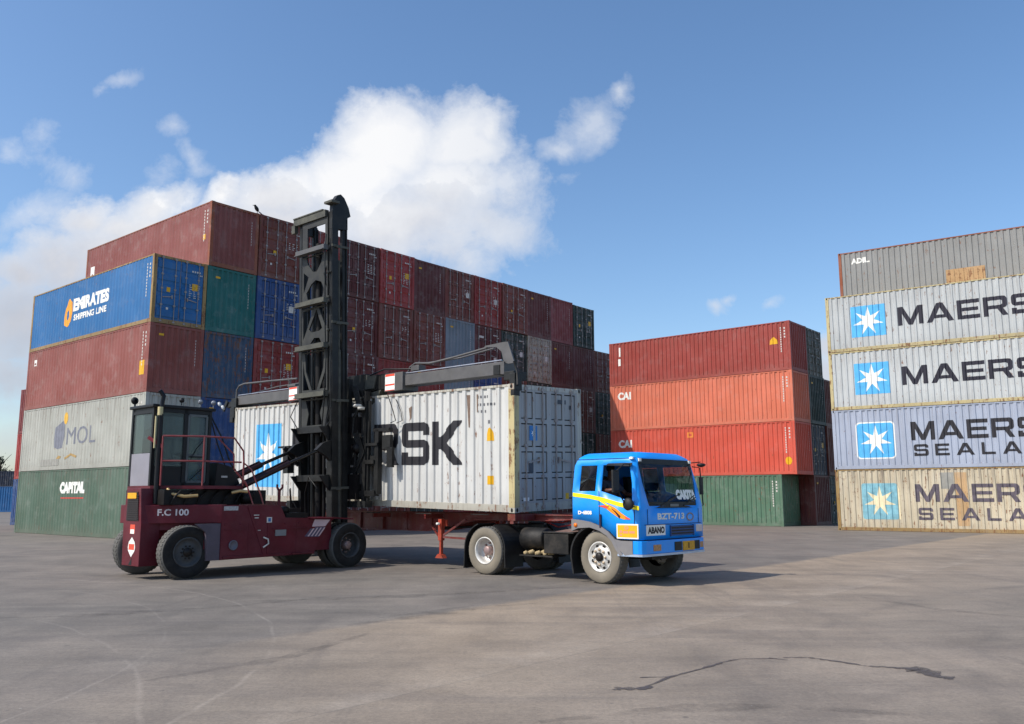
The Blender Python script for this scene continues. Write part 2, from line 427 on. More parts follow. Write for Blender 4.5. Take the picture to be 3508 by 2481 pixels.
def side_art(t, name, arts, mats, L=L40, off=.004, label=None):
    """arts: list of (verts2d, faces, mat_index) in (u from the wall's left end, z)"""
    pts = side_profile(L, t.name in SOFT); mb = MB()
    cuts = sorted(L - x for x, _ in pts)
    for k, (vs, fs, mi) in enumerate(arts):
        o = off + .0015*k
        V, F = draped(vs, fs, None, cuts, lambda u, v: (L-u, -.012 - lerp_prof(pts, L-u) + o, v))
        mb.add(V, F, mi)
    return mb.build(name, mats, t, label=label, fixn=False)
def side_arts(t, arts, mats, words):
    """words: how many of the last arts are lettering, each a part of its own; the others make the logo"""
    n = len(arts)-words
    if n: side_art(t, 'logo', arts[:n], mats)
    for q, a in enumerate(arts[n:]): side_art(t, 'lettering', [a], mats, off=.004+.0015*(n+q))
def word_art(word, u, z, h, w=None, font='block', bold=.02, mi=0, gap=.16):
    if font == 'block':
        polys, ww = block(word, gap); vs, fs = flat2d(polys)
    else: vs, fs, ww = font_tris(word, bold)
    k = (w/ww) if w else h
    return ([(u+a*k, z+b*h) for a, b in vs], fs, mi)
def poly_art(polys, mi=0): vs, fs = flat2d(polys); return (vs, fs, mi)

PAL = {}
def pal(key, name, rgb, **kw): PAL[key] = paint(name, rgb, **kw)
pal('maroon', 'faded maroon container paint', (132, 68, 60), rust=.1, dirt=.2, fade=.10)
pal('maroon2', 'dull maroon container paint', (138, 72, 62), rust=.1, dirt=.28, fade=.10)
pal('brown', 'red brown container paint', (112, 50, 38), rust=.5, dirt=.4)
pal('red', 'dark red container paint', (136, 40, 34), rust=.25, dirt=.3)
pal('dred', 'deep wine red container paint', (92, 34, 31), rust=.3, dirt=.35)
pal('bred', 'brick red container paint', (150, 44, 40), rust=.15, dirt=.2)
pal('rose', 'dusty rose red container paint', (128, 56, 56), rust=.05, dirt=.15)
pal('blue', 'deep blue container paint', (20, 66, 122), rust=.3, dirt=.3)
pal('eblue', 'bright blue container paint', (34, 102, 158), rust=.12, dirt=.15, fade=.06)
pal('rblue', 'peeling blue container paint', (42, 74, 104), rust=.95, dirt=.5)
pal('teal', 'teal green container paint', (12, 102, 98), rust=.1, dirt=.2)
pal('grey', 'blue grey container paint', (116, 128, 138), rust=.2, dirt=.35)
pal('dgreen', 'dark bottle green container paint', (28, 48, 42), rust=.3, dirt=.3)
pal('cream', 'stained cream container paint', (168,160,144), rust=.95, dirt=.6)
pal('offwhite', 'grimy off white container paint', (167, 167, 157), rust=.3, dirt=.45)
pal('green', 'sage green container paint', (76, 98, 81), rust=.15, dirt=.5, fade=.1)
pal('orange', 'orange container paint', (222, 120, 90), rust=.15, dirt=.25, fade=.08)
pal('vermilion', 'vermilion container paint', (206, 84, 64), rust=.12, dirt=.2, fade=.05)
pal('rustred', 'rust red container paint', (156, 62, 52), rust=.12, dirt=.25, fade=.06)
pal('olive', 'olive grey container paint', (76, 76, 62), rust=.3, dirt=.4)
pal('navy', 'navy blue container paint', (30, 42, 62), rust=.3, dirt=.3)
pal('lgrey', 'light grey container paint', (187, 190, 189), rust=.35, dirt=.34, fade=.04)
pal('bgrey', 'lilac grey container paint', (164,172,188), rust=.15, dirt=.22, fade=.04)
pal('beige', 'rusty beige container paint', (196,184,158), rust=.6, dirt=.6, dirtcol=(.28,.20,.12,1))
pal('mgrey', 'mid grey container paint', (140,140,138), rust=.3, dirt=.2, fade=.03)
pal('white', 'scuffed white container paint', (209, 208, 203), rust=.25, dirt=.28, fade=.03)
pal('dgrey', 'shade darkened white door paint', (170,167,161), rust=.15, dirt=.25, fade=.03)  # the white of the handled container, darkened for its shaded door end
pal('wframe', 'rusty white frame paint', (190,186,172), rust=.7, dirt=.5)
pal('green1', 'pale green container paint', (84,120,96), rust=.35, dirt=.4)
FR_YEL = paint('rusty ochre frame paint', (156,126,72), rust=.9, dirt=.5)
FR_OR = paint('rusty orange frame paint', (140,72,40), rust=.7, dirt=.4)
FR_TAN = paint('rusty cream frame paint', (196,180,130), rust=.9, dirt=.5)

AX, AY, AH = -14.9014, 35.0358, R(139.995)
BX, BY, BH = 15.7527, 48.2713, R(140.27)
CX, CY, CH = 16.0954, 43.5327, R(-34.36)
def at(ox, oy, h, l, k):
    """l metres along the block's long axis, k metres sideways away from its outer long wall"""
    F = Vector((math.cos(h), math.sin(h))); Lf = Vector((-F.y, F.x)); p = Vector((ox, oy)) + F*l - Lf*k; return p.x, p.y
def cum(hs):
    z = [0]
    for h in hs: z.append(z[-1]+h)
    return z
GA = 'containers stacked in the long left block'
AZ = cum([2.93, 3.005, 2.91, 2.917, 2.955]); AP = 2.4729
WALL = {}  # (col, tier) -> (colour, end)
T5 = ['', 'maroon E', 'brown D', 'red D', 'dred D', 'bred D', 'dred E', 'brown D', 'red D', 'brown D', 'dred E', 'rose E', 'dgreen D']
T4 = ['eblue D', 'teal E', 'blue D', 'blue D', 'dred D', 'brown D', 'brown D', 'grey E', 'dred D', 'dgreen D', 'cream D', 'dred E', 'dred E', 'brown D']
T3 = ['maroon2 E', 'rblue E', 'red D', 'red E', 'dred D', 'red E', 'red E', 'grey E', 'blue D', 'brown D', 'dgreen D', 'dred E', 'brown D', 'dgreen D']
T2 = ['offwhite E', 'blue E', 'dred D', 'brown D', 'dgreen D', 'dred E', 'blue D', 'brown D', 'red D', 'dred D', 'navy E', 'brown D', 'dgreen D', 'brown D']
T1 = ['green E', 'dred D', 'brown E', 'navy D', 'dred D', 'brown D', 'dgreen D', 'red E', 'dred D', 'brown D', 'dgreen E', 'dred D', 'brown D', 'navy D']
CN = {'maroon':'maroon','maroon2':'maroon','brown':'red brown','red':'dark red','dred':'wine red','bred':'bright brick red','rose':'dusty rose red','blue':'deep blue','eblue':'bright blue','rblue':'peeling rusty blue','teal':'teal green','grey':'blue grey','dgreen':'dark green','cream':'stained cream','offwhite':'grimy off white','green':'sage green','navy':'navy blue'}
ORD = ['outer left','second','third','fourth','fifth','sixth','seventh','eighth','ninth','tenth','eleventh','twelfth','thirteenth','fourteenth']
TIER = {1:'on the ground',2:'second tier up',3:'middle tier',4:'fourth tier up',5:'top tier'}
SPECIAL = {(0,4):'bright blue container with white and orange logo at the corner of the left block',
 (0,3):'faded maroon container right under the bright blue container with the orange logo',
 (0,2):'grimy off white container lettered MOL with a grey blob, behind the lift truck cab',
 (0,1):'sage green container standing on the ground under the off white MOL container',
 (1,5):'maroon container on top of the left block with long side and blind end in view',
 (1,4):'teal green container with blind end between two blue door ends',
 (1,3):'peeling rusty blue container with blind end under the teal green container',
 (7,4):'blue grey container with plain end among dark red ones, behind the spreader rail',
 (10,4):'stained cream container with rusty patched doors in the long left block',
 (12,5):'dark green door end container at the far right end of the top tier'}
for tier, row in enumerate((T1, T2, T3, T4, T5), 1):
    for k, s in enumerate(row):
        if not s: continue
        c, e = s.split(); H = AZ[tier]-AZ[tier-1]
        jl = random.Random(k*31+tier).uniform(-.06, .09) if k else 0
        x, y = at(AX, AY, AH, jl, k*AP)
        lab = SPECIAL.get((k, tier)) or '%s container, %s, %s column of the left block, %s' % (CN[c], 'doors showing' if e == 'D' else 'blind end showing', ORD[k], TIER[tier])
        fm = {(0,4): FR_YEL, (1,5): FR_OR, (0,1): None}.get((k, tier))
        if (k, tier) == (12, 5): H = H-.12
        z = AZ[tier-1]
        WALL[k, tier] = container((x, y, z), AH, round(H, 3)-.004, c, e, lab, GA, fm, 'panel' if (k+tier) % 3 == 0 else 'rib', k*5+tier*3, side_marks=(k == 0 or (k, tier) == (1, 5)), soft=(k == 0 or (k, tier) == (1, 5)))
# art on the left block
t = WALL[0, 4]
YO = simple('orange logo paint', (240,160,40), .5); MOLG = simple('slate grey logo paint', (120,122,132), .6); MOLY = simple('yellow sun logo paint', (220,170,60), .5)
REDM = simple('red stencil paint', (190,70,60), .6); GREYM = simple('grey repair patch paint', (150,148,140), .7)
side_arts(t, [
  poly_art([([(3.85,.9),(4.2,.78),(4.5,1.0),(4.62,1.5),(4.55,1.95),(4.25,2.15),(3.95,1.75),(3.82,1.3)], [[(4.05,1.2),(4.2,1.1),(4.3,1.3),(4.25,1.6),(4.1,1.5)]])], 0),
  word_art('EMIRATES', 4.72, 1.45, .62, 3.55, 'f', .06, 1), word_art('SHIPPING LINE', 4.8, 1.0, .3, 3.3, 'f', .04, 1)], [YO, STARWHITE], 2)
t = WALL[0, 2]
side_art(t, 'logo', [
  poly_art([([(3.75,1.05),(4.15,.95),(4.65,1.0),(4.8,1.5),(4.78,2.05),(4.6,2.25),(4.2,2.1),(3.75,1.95),(3.7,1.5)], [])], 0),
  poly_art([(ell(4.86,2.35,.2,.28), [])], 1),
  word_art('MOL', 5.05, 1.12, .78, 2.85, 'f', .0, 0),
  poly_art([([(5.0,.55),(5.6,.72),(6.2,.6),(6.15,.5),(5.6,.62),(5.0,.45)], []), ([(4.1,.5),(4.3,.66),(4.6,.6),(4.45,.5)], [])], 2),
  poly_art([(rrect(2.4,.2,4.4,.5), [])], 3)], [MOLG, MOLY, simple('brown scuff', (170,140,90), .8), GREYM])
t = WALL[0, 1]
side_arts(t, [poly_art([(rrect(4.9,1.62,7.2,1.68), [])], 1), word_art('CAPITAL', 4.75, 1.85, .52, 2.5, 'f', .09, 0)], [STARWHITE, REDM], 1)
t = WALL[1, 5]
side_art(t, 'logo', [poly_art([(rrect(.55,1.25,.95,1.9), [[(.65,1.35),(.85,1.35),(.85,1.5),(.65,1.5)]])], 0), poly_art([(rrect(11.55,1.25,11.75,1.5), [])], 1)], [STARWHITE, YELMARK])
t = WALL[0, 3]
side_art(t, 'logo', [poly_art([(rrect(.75,2.15,1.05,2.45), [[(.8,2.2),(.95,2.2),(.95,2.3),(.8,2.3)]])], 0), poly_art([(rrect(11.45,.75,11.85,1.35), [])], 1)], [STARWHITE, YELMARK])

# ---- middle block B
GB = 'containers stacked in the middle block'
BZ = cum([2.8728, 2.9689, 2.8835, 2.8333]); BP = 2.4986
BT = {(0,4):('rustred','E','rust red container on top of the middle block with a yellow mark',0), (0,3):('orange','E','bright orange container marked CAI, second from top of the middle block',0),
 (0,2):('vermilion','E','vermilion container marked CAI, directly on the green container of the middle block',0), (0,1):('green1','E','pale green container on the ground under the vermilion CAI container',.9),
 (1,4):('olive','D','olive grey door end container behind the rust red top container of the middle block',.05), (1,3):('dgreen','E','dark green container behind the orange CAI container',0),
 (1,2):('navy','D','navy blue door end container behind the vermilion container',.1), (1,1):('dred','E','wine red container on the ground behind the pale green container',.0),
 (2,3):('brown','E','red brown container third column of the middle block, topmost of its stack',.1), (2,2):('brown','E','red brown container third column of the middle block, middle of its stack',0), (2,1):('dgreen','D','dark green container third column of the middle block, on the ground',.1),
 (0,0):None}
for (k, tier), v in BT.items():
    if not tier: continue
    c, e, lab, dl = v; x, y = at(BX, BY, BH, dl, k*BP)
    t = container((x, y, BZ[tier-1]), BH, round(BZ[tier]-BZ[tier-1], 3)-.004, c, e, lab, GB, None, 'panel' if tier == 2 else 'rib', k+tier*2, side_marks=k == 0)
    if (k, tier) == (0, 3): side_art(t, 'logo', [word_art('CAI', .58, 1.95, .5, .98, 'f', .05, 0)], [STARWHITE])
    if (k, tier) == (0, 2): side_art(t, 'logo', [word_art('CAI', .58, 1.85, .5, .98, 'f', .05, 0), poly_art([(rrect(5.5,2.3,5.9,2.62), [[(5.6,2.38),(5.8,2.38),(5.8,2.54),(5.6,2.54)]])], 1), poly_art([(ell(11.75,.75,.2,.22), [])], 2)], [STARWHITE, simple('orange stencil paint', (226,140,60), .6), YELMARK])
    if (k, tier) == (0, 4): side_art(t, 'logo', [poly_art([(rrect(.72,1.9,.86,2.5), []), (rrect(.66,1.3,.86,1.75), [])], 0), poly_art([([(10.95,1.55),(11.45,1.55),(11.42,1.78),(11.2,1.98),(10.98,1.78)], [])], 1)], [STARWHITE, YELMARK])

# ---- right block C
GC = 'containers stacked in the right block'
CZ = cum([2.974, 2.9396, 2.9353, 2.8788, 2.91])
F = Vector((math.cos(CH), math.sin(CH)))
def cplace(l0, back=0): p = Vector((CX, CY)) + F*(l0 + L40) + Vector((-F.y, F.x))*back; return p.x, p.y
for i in range(4):
    x, y = cplace(.19, 2.5); container((x, y, CZ[i]), CH+math.pi, round(CZ[i+1]-CZ[i], 3)-.004, 'mgrey', 'E', 'grey container of the rear row, hidden behind the MAERSK stack', GC, None, 'rib', i, side_marks=False)
CT = [('beige','E','rusty beige container lettered MAERSK SEALAND on the ground',FR_YEL,0), ('bgrey','E','lilac grey container lettered MAERSK SEALAND with white bordered star logo',None,0),
      ('lgrey','E','light grey container lettered MAERSK, third from the ground in the right stack',FR_TAN,0), ('lgrey','E','light grey container lettered MAERSK right under the mid grey top one',FR_TAN,0),
      ('mgrey','E','mid grey container with a rusty patch on top of the right stack',FR_OR,.19)]
CT[2] = CT[2][:2] + ('light grey container lettered MAERSK resting on the lilac grey container',) + CT[2][3:]
for i, (c, e, lab, fm, l0) in enumerate(CT):
    H = round(CZ[i+1]-CZ[i], 3)-.004; x, y = cplace(l0, 2.5 if i == 4 else 0)
    t = container((x, y, CZ[i]), CH+math.pi, H, c, e, lab, GC, fm, 'rib', i, castparts=True, side_marks=False)
    z = CZ[i]
    if i in (3, 2):
        a, b = (9.53, 11.1) if i == 3 else (6.64, 8.2)
        m0, m1 = (9.9, 10.82) if i == 3 else (6.98, 7.88)
        arts = [poly_art([(rrect(1.2, a-z, 2.84, b-z), [])], 0), poly_art([(star_poly(2.02, (a+b)/2-z, .74), [])], 1), word_art('MAERSK', 3.4, m0-z, m1-m0, 6.99, mi=2)]
        side_arts(t, arts, [BLUEMARK, STARWHITE, NAVYMARK], 1)
    elif i in (0, 1):
        a, b = (3.46, 5.26) if i == 1 else (.56, 2.28)
        m0, m1, s0, s1 = (4.3, 5.18, 3.55, 4.1) if i == 1 else (1.4, 2.22, .56, 1.12)
        arts = []
        if i == 1: arts = [poly_art([(rrect(1.1, a-z, 2.9, b-z, .18), [])], 1), poly_art([(rrect(1.16, a-z+.06, 2.84, b-z-.06, .15), [])], 0)]
        else: arts = [poly_art([(rrect(1.2, a-z, 2.84, b-z, .12), [])], 0), poly_art([([(2.84,a-z),(2.92,a-z),(2.92,b-z-.3),(2.84,b-z-.1)], [])], 1)]
        arts += [poly_art([(star_poly(2.02, (a+b)/2-z, .74), [])], 1), word_art('MAERSK', 3.62, m0-z, m1-m0, 6.4, mi=2), word_art('SEALAND', 3.7, s0-z, s1-s0, 6.34, mi=2, gap=.5)]
        if i == 0: arts.insert(0, poly_art([(rrect(5.35,.3,5.85,2.75), [])], 3)); arts.insert(0, poly_art([(rrect(4.75,2.0,5.3,2.75), [])], 4))
        side_arts(t, arts, [BLUEMARK if i else simple('worn sky blue logo paint', (128,178,190), .6, 0, .25, 4), STARWHITE if i else simple('cream logo paint', (232,216,178), .6), BLACKMARK if i else FADEDMARK, paint('tan repair plate', (190,156,112), rust=.6), GREYM], 2)
    else:
        arts = [word_art('ADIL.', .65, 2.22, .30, .95, 'f', .05, 0)]
        side_arts(t, arts, [STARWHITE], 1)
        mb = MB(); mb.box(L40-6.92, L40-5.17, -.012, .012, .3, 1.22)
        for q in range(8): mb.box(L40-6.82+q*.21, L40-6.74+q*.21, .012, .03, .36, 1.14)
        mb.build('repair_patch', paint('rusty tan repair plate', (176,140,96), rust=.9, dirt=.5, dirtcol=(.3,.2,.1,1)), t)
# ---- far left: containers seen past the left block
GF = 'containers in the distance at the left edge'
sx, sy = at(AX, AY, AH, 12.6, 4.45)
for i, (c, lab) in enumerate([('blue','deep blue container, bottom of the narrow stack peeping out behind the left block'), ('bred','brick red container, middle of the narrow stack peeping out behind the left block'), ('rose','dusty rose container, top of the narrow stack peeping out behind the left block')]):
    container((sx, sy, i*2.8), AH, 2.79, c, 'E', lab, GF, None, 'rib', i, side_marks=False)
container((-55.5, 101, 0), R(180), 2.9, 'eblue', 'E', 'bright blue container far off at the left edge, standing on the ground', GF, None, 'rib', 1, side_marks=False)
container((-56.5, 108, 0), R(180), 2.9, 'navy', 'D', 'navy container far off at the left edge behind the bright blue one', GF, None, 'rib', 1, side_marks=False)
container((-56.5, 108, 2.9), R(180), 2.0, 'navy', 'D', 'low navy container far off, on top of the other navy one', GF, None, 'rib', 1, side_marks=False)

# ---- the container being handled
DX, DY, DB, DHD, DS = .0545, 18.97, 1.331, R(137.23), .97
Dt = container((DX, DY, DB), DHD, 2.9, 'white', 'D', 'scuffed white container lettered MAERSK, held over the red trailer by the lift truck', None, PAL['wframe'], 'panel', 3, castparts=True, side_marks=False, tilt=(R(-1.83), R(-1.37), DHD), scale=DS, dcol='dgrey')
mb = MB(); mb.box(-.002,.160,-.160,.002,.12,2.78); mb.box(.1,.178,-.162,.0,.12,2.78); mb.build('corner_post', FR_TAN, Dt)
D_MATS = [BLUEMARK, STARWHITE, BLACKMARK, YELMARK, simple('brown rust run', (120,100,86), .85, 0, .3, 9), simple('faded grey stencil', (96,96,100), .7, 0, .3, 9)]
side_arts(Dt, [poly_art([(rrect(1.26,.42,2.72,2.32), [])], 0), poly_art([(star_poly(1.99,1.4,.66), [])], 1), word_art('MAERSK', 3.31, 1.07, 1.06, 7.15, mi=2)], D_MATS, 1)
side_art(Dt, 'marking', [
   poly_art([([(11.28,1.62),(11.52,1.62),(11.5,1.8),(11.42,1.93),(11.36,1.9)], []), (rrect(11.33,.62,11.5,.82), [])], 3),
   poly_art([(rrect(11.0+i*.1,2.62,11.05+i*.1,2.68), []) for i in range(4)] + [(rrect(11.0+i*.09+(.06 if i > 2 else 0),2.44,11.045+i*.09+(.06 if i > 2 else 0),2.5), []) for i in range(6)] + [(rrect(11.02+i*.1,2.28,11.06+i*.1,2.34), []) for i in range(3)] + [(rrect(11.36,2.02-k*.12,11.42,2.1-k*.12), []) for k in range(1)], 5),
   poly_art([([(10.62,2.72),(10.75,2.72),(10.74,2.3),(10.72,1.95),(10.68,1.95)], []), ([(10.95,2.72),(11.0,2.72),(10.99,2.3),(10.96,2.3)], []), ([(8.55,2.5),(8.66,2.55),(8.65,2.25),(8.6,2.2)], [])], 4)],
   D_MATS)
mb = MB()
def dq(y, z, w, h, mi): mb.add([(.0075,y,z),(.0075,y-w,z),(.0075,y-w,z+h),(.0075,y,z+h)], [(0,1,2,3)], mi)
dq(-.52,1.62,.27,.34,0)
mb.add([(.004,-.655+a,1.79+b) for a, b in star_poly(0,0,.09)], [tuple(range(14))], 1)
dq(-.5,.88,.2,.22,2); dq(-.3,.2,.2,.13,1); dq(-1.72,.25,.2,.14,3); dq(-1.55,2.5,.3,.1,2); dq(-1.98,2.38,.1,.1,2)
mb.build('door_sticker', [simple('blue sticker', (40,120,180), .5), STARWHITE, simple('dark grey sticker', (70,74,80), .6), YELMARK], Dt, fixn=False)

# ---------------------------------------------------------------- wheels
TYRE = simple('black tyre rubber', (34,33,33), .85, 0, .2, 6, .25, dust=.2, dustcol=(.08,.075,.065,1), bump=.3)
TREAD = simple('sunlit dusty tyre tread', (98,96,92), .9, 0, .15, 6, .2, dust=.3, dustcol=(.09,.085,.08,1), bump=.3)  # dusty tread, its tone lightened to carry the sunlight falling on it
DTYRE = simple('dusty tyre rubber', (128,120,106), .9, 0, .12, 3, .2, dust=.4, dustcol=(.12,.11,.10,1), bump=.2)
RIMS = simple('silver painted rim', (212,210,204), .45, .2, .12, 6, dust=.45, dustcol=(.25,.2,.15,1))
RIMD = simple('dark dusty rim', (58,60,62), .6, .1, .2, 6, dust=.4, dustcol=(.12,.11,.1,1))
HUB = simple('greasy hub', (34,30,28), .5, .3, .3, 9)
NUT = simple('rusty wheel nut', (196,176,150), .5, .4, .3, 20)
def wheel(parent, x, y, r, w, sgn, dish='flat', side_mat=None, rim=None, steer=0, dual=False):
    """sgn -1: outer face towards -y"""
    W_ = empty('wheel', parent, (x, y, r)); W_.rotation_euler = (0, 0, steer)
    rim = rim or RIMD; t = MB(); s = sgn; ri = r*.56
    def tyre(o):
        t.lathe([(ri, o+s*w*.42), (ri*1.04, o+s*w*.5), (r*.8, o+s*w*.53), (r*.93, o+s*w*.49), (r*.955, o+s*w*.46)], (0,0,0), mi=0, n=40)
        t.lathe([(r*.955, o+s*w*.46), (r*.99, o+s*w*.40), (r, o+s*w*.1), (r, o-s*w*.1), (r*.99, o-s*w*.40), (r*.955, o-s*w*.46), (r*.8, o-s*w*.53), (ri, o-s*w*.42)], (0,0,0), mi=1, n=40)
        for k in range(40):   # tread blocks
            a = 2*math.pi*k/40
            for q in (-1, 1):
                c = Vector((math.cos(a), 0, math.sin(a))); tt = Vector((-math.sin(a), 0, math.cos(a)))
                p0 = c*(r-.012) + Vector((0, o+q*w*.36, 0)); p1 = c*(r-.012) + Vector((0, o+q*w*.1, 0)) + tt*.02
                t.bar(p0 + c*.01, p1 + c*.01, .045, .016, 1, up=c)
    tyre(0)
    if dual: tyre(-s*(w+.06))
    t.build('tyre', [side_mat or TYRE, TREAD], W_)
    m = MB(); e = s*w*.5
    if dish == 'flat':
        m.lathe([(ri*1.0, e*.84), (ri*1.02, e*1.0), (ri*.92, e*.98), (ri*.86, e*.72), (ri*.62, e*.62), (ri*.45, e*.8), (0.001, e*.8)], (0,0,0), mi=0)
    elif dish == 'convex':
        m.lathe([(ri*1.0, e*.84), (ri*1.03, e*1.02), (ri*.94, e*1.0), (ri*.86, e*.6), (ri*.78, e*.62), (ri*.6, e*.98), (ri*.42, e*1.0), (ri*.3, e*.96), (0.001, e*.96)], (0,0,0), mi=0)
    else:
        m.lathe([(ri*1.0, e*.84), (ri*1.03, e*1.02), (ri*.94, e*1.0), (ri*.88, e*.3), (ri*.84, -e*.35), (ri*.4, -e*.4), (0.001, -e*.4)], (0,0,0), mi=0)
    m.build('rim', rim, W_)
    h = MB()
    if dish == 'convex':
        h.lathe([(ri*.3, e*.9), (ri*.3, e*1.25), (ri*.18, e*1.42), (.001, e*1.42)], (0,0,0), n=20)
        for k in range(8):
            a = 2*math.pi*k/8; h.lathe([(.026, e*.99), (.026, e*1.18), (.001, e*1.2)], (math.cos(a)*ri*.5, 0, math.sin(a)*ri*.5), n=8, mi=1)
        for k in range(8):
            a = 2*math.pi*(k+.5)/8; cx, cz = math.cos(a)*ri*.74, math.sin(a)*ri*.74
            h.lathe([(.035, e*.80), (.001, e*.82)], (cx, 0, cz), n=10)
    elif dish == 'deep':
        h.lathe([(ri*.36, -e*.4), (ri*.34, e*.45), (ri*.24, e*.6), (.001, e*.6)], (0,0,0), n=20, mi=1)
        for k in range(8):
            a = 2*math.pi*k/8; h.lathe([(.022, -e*.35), (.022, -e*.05), (.001, 0)], (math.cos(a)*ri*.55, 0, math.sin(a)*ri*.55), n=8, mi=1)
    else:
        h.lathe([(ri*.3, e*.75), (ri*.3, e*1.02), (.001, e*1.05)], (0,0,0), n=20)
        for k in range(10):
            a = 2*math.pi*k/10; h.lathe([(.018, e*.75), (.018, e*.92), (.001, e*.93)], (math.cos(a)*ri*.42, 0, math.sin(a)*ri*.42), n=6)
    h.build('hub', [HUB, NUT if dish != 'deep' else simple('pinkish hub metal', (150,128,124), .5, .4)], W_)
    return W_

# ---------------------------------------------------------------- tractor truck
TH = R(-41.9)
T = thing('tractor_truck', (2.491, 18.188, 0), TH, 'bright blue flat nosed tractor truck with yellow side stripe and silver front wheel', 'truck')
BLUE = simple('glossy blue cab paint', (0,148,244), .36, 0, .08, 2.5, .45, dust=.16, dustcol=(.14,.24,.30,1))
GREYPL = simple('grey plastic trim', (120,118,120), .6, 0, .1, 4, dust=.3)
BLK = simple('black plastic', (20,20,21), .6, 0, .2, 6, dust=.2, dustcol=(.07,.065,.06,1))
DARKIN = simple('dark cab interior', (26,25,26), .8)
BLKST = simple('grimy black chassis steel', (26,25,24), .6, .2, .3, 6, dust=.45, dustcol=(.09,.075,.06,1))
GLASS = glass('tinted windscreen', (.03,.04,.045,1), .03, .2)
GLASSD = glass('dark tinted side glass', (.018,.018,.02,1), .05, .85)
# cab skin as a grid of columns around the plan outline
def cab_skin():
    # columns: right side rear->front, corner, front, corner, left side front->rear, rear
    side = [-.64,-.47,-.07,.07,.30,.45,.80]
    rr_ = lambda z: .07 if z < 1.5 else .07+.06*min(1,(z-1.5)/.9)
    hw = lambda z: 1.19 if z < 1.8 else 1.19 - .13*(z-1.8)/.7 if z < 2.42 else 1.06-.30*((z-2.42)/.14)**2
    fx = lambda z: .97 if z < 1.5 else .97 - .17*(z-1.5)/.9 if z < 2.42 else .80-1.1*(z-2.42)
    rx = lambda z: -.64 if z < 2.3 else -.64 + .5*(z-2.3)
    cols = []
    for x in side: cols.append(('r', x))
    for a in (20, 50, 75): cols.append(('cr', a))
    for f in (-.80,-.6,0,.6,.80): cols.append(('f', f))
    for a in (75, 50, 20): cols.append(('cl', a))
    for x in reversed(side): cols.append(('l', x))
    for f in (.6, 0, -.6): cols.append(('b', f))
    bot = {-.64:1.23,-.47:1.22,-.07:1.16,.07:1.10,.30:.97,.45:.875,.80:.865}
    def rows(c):
        k, p = c
        if k in 'rl' and len(k) == 1:
            b = bot[p]; sill = 1.79 if p <= .07 else 1.79-(p-.07)*.29
            top = 2.30
            return [b, (b+sill)/2, sill, (sill+top)/2, top, 2.40, 2.46, 2.52, 2.555]
        b = .865 if k != 'b' else 1.2
        return [b, 1.2 if k != 'b' else 1.4, 1.50 if k != 'b' else 1.7, 1.95, 2.33, 2.40, 2.46, 2.52, 2.555]
    P = []
    for c in cols:
        k, p = c; col = []
        for z in rows(c):
            w = hw(z); f = fx(z); b = rx(z); rr = rr_(z)
            if k == 'r': v = (max(b, min(p, f-rr)) if p > -.6 else b, -w, z)
            elif k == 'l': v = (max(b, min(p, f-rr)) if p > -.6 else b, w, z)
            elif k == 'cr': a = R(p); v = (f-rr+rr*math.sin(a), -(w-rr)-rr*math.cos(a), z)
            elif k == 'cl': a = R(p); v = (f-rr+rr*math.sin(a), (w-rr)+rr*math.cos(a), z)
            elif k == 'f':
                e = (w-.10)*(.82 + .18*max(0, min(1, (z-1.5)/.83))) if abs(p) > .7 else None
                yv = math.copysign(e, p) if e else p*(w-.13)
                v = (f + .03*(1-(yv/w)**2), yv, z)
            else: v = (b, p*w, z)
            col.append(v)
        P.append(col)
    return cols, P
cols, P = cab_skin(); nr = 9
skin = MB(); wins = {'rear_r': [], 'door_r': [], 'screen': [], 'rear_l': [], 'door_l': []}
vs = [v for c in P for v in c]; fs = []
nC = len(cols)
def cid(i, j): return (i % nC)*nr + j
for i in range(nC):
    a, b = cols[i], cols[(i+1) % nC]
    for j in range(nr-1):
        q = (cid(i,j), cid(i+1,j), cid(i+1,j+1), cid(i,j+1))
        w = None
        if j in (2, 3):
            if a[0] == 'r' and b[0] == 'r':
                if a[1] == -.47: w = 'rear_r'
                elif a[1] >= .07: w = 'door_r'
            if a[0] == 'l' and b[0] == 'l':
                if b[1] == -.47: w = 'rear_l'
                elif b[1] >= .07: w = 'door_l'
            if a[0] in ('f',) and b[0] in ('f',): w = 'screen'
        if w: wins[w].append([vs[k] for k in q])
        else: fs.append(q)
fs.append(tuple(cid(i, nr-1) for i in range(nC)))
skin.add(vs, fs, 0, True)
me = skin.mesh('cab_body', BLUE)
cab = link('cab_body', me, T)
sm = cab.modifiers.new('solid', 'SOLIDIFY'); sm.thickness = .03; sm.offset = -1
me.set_sharp_from_angle(angle=R(38)) if hasattr(me, 'set_sharp_from_angle') else None
def pane(name, quads, mat, parent, off=0, label=None):
    mb = MB()
    for q in quads: mb.add([(x, y, z) for x, y, z in q], [(0,1,2,3)], 0, True)
    o = mb.build(name, mat, parent, label=label)
    bm = bmesh.new(); bm.from_mesh(o.data); bmesh.ops.remove_doubles(bm, verts=bm.verts, dist=1e-4); bm.to_mesh(o.data); bm.free()
    m = o.modifiers.new('solid', 'SOLIDIFY'); m.thickness = .006; m.offset = -1
    return o
def inset(quads, d):
    c = Vector((0,0,0)); n = 0
    for q in quads:
        for p in q: c += Vector(p); n += 1
    c /= n
    return [[tuple(Vector(p) + (c-Vector(p)).normalized()*d) for p in q] for q in quads]
pane('windscreen', inset(wins['screen'], .015), GLASS, T)
pane('side_window', inset(wins['rear_r'], .012), GLASSD, T); pane('side_window', inset(wins['rear_l'], .012), GLASSD, T); pane('side_window', inset(wins['door_l'], .012), GLASS, T)
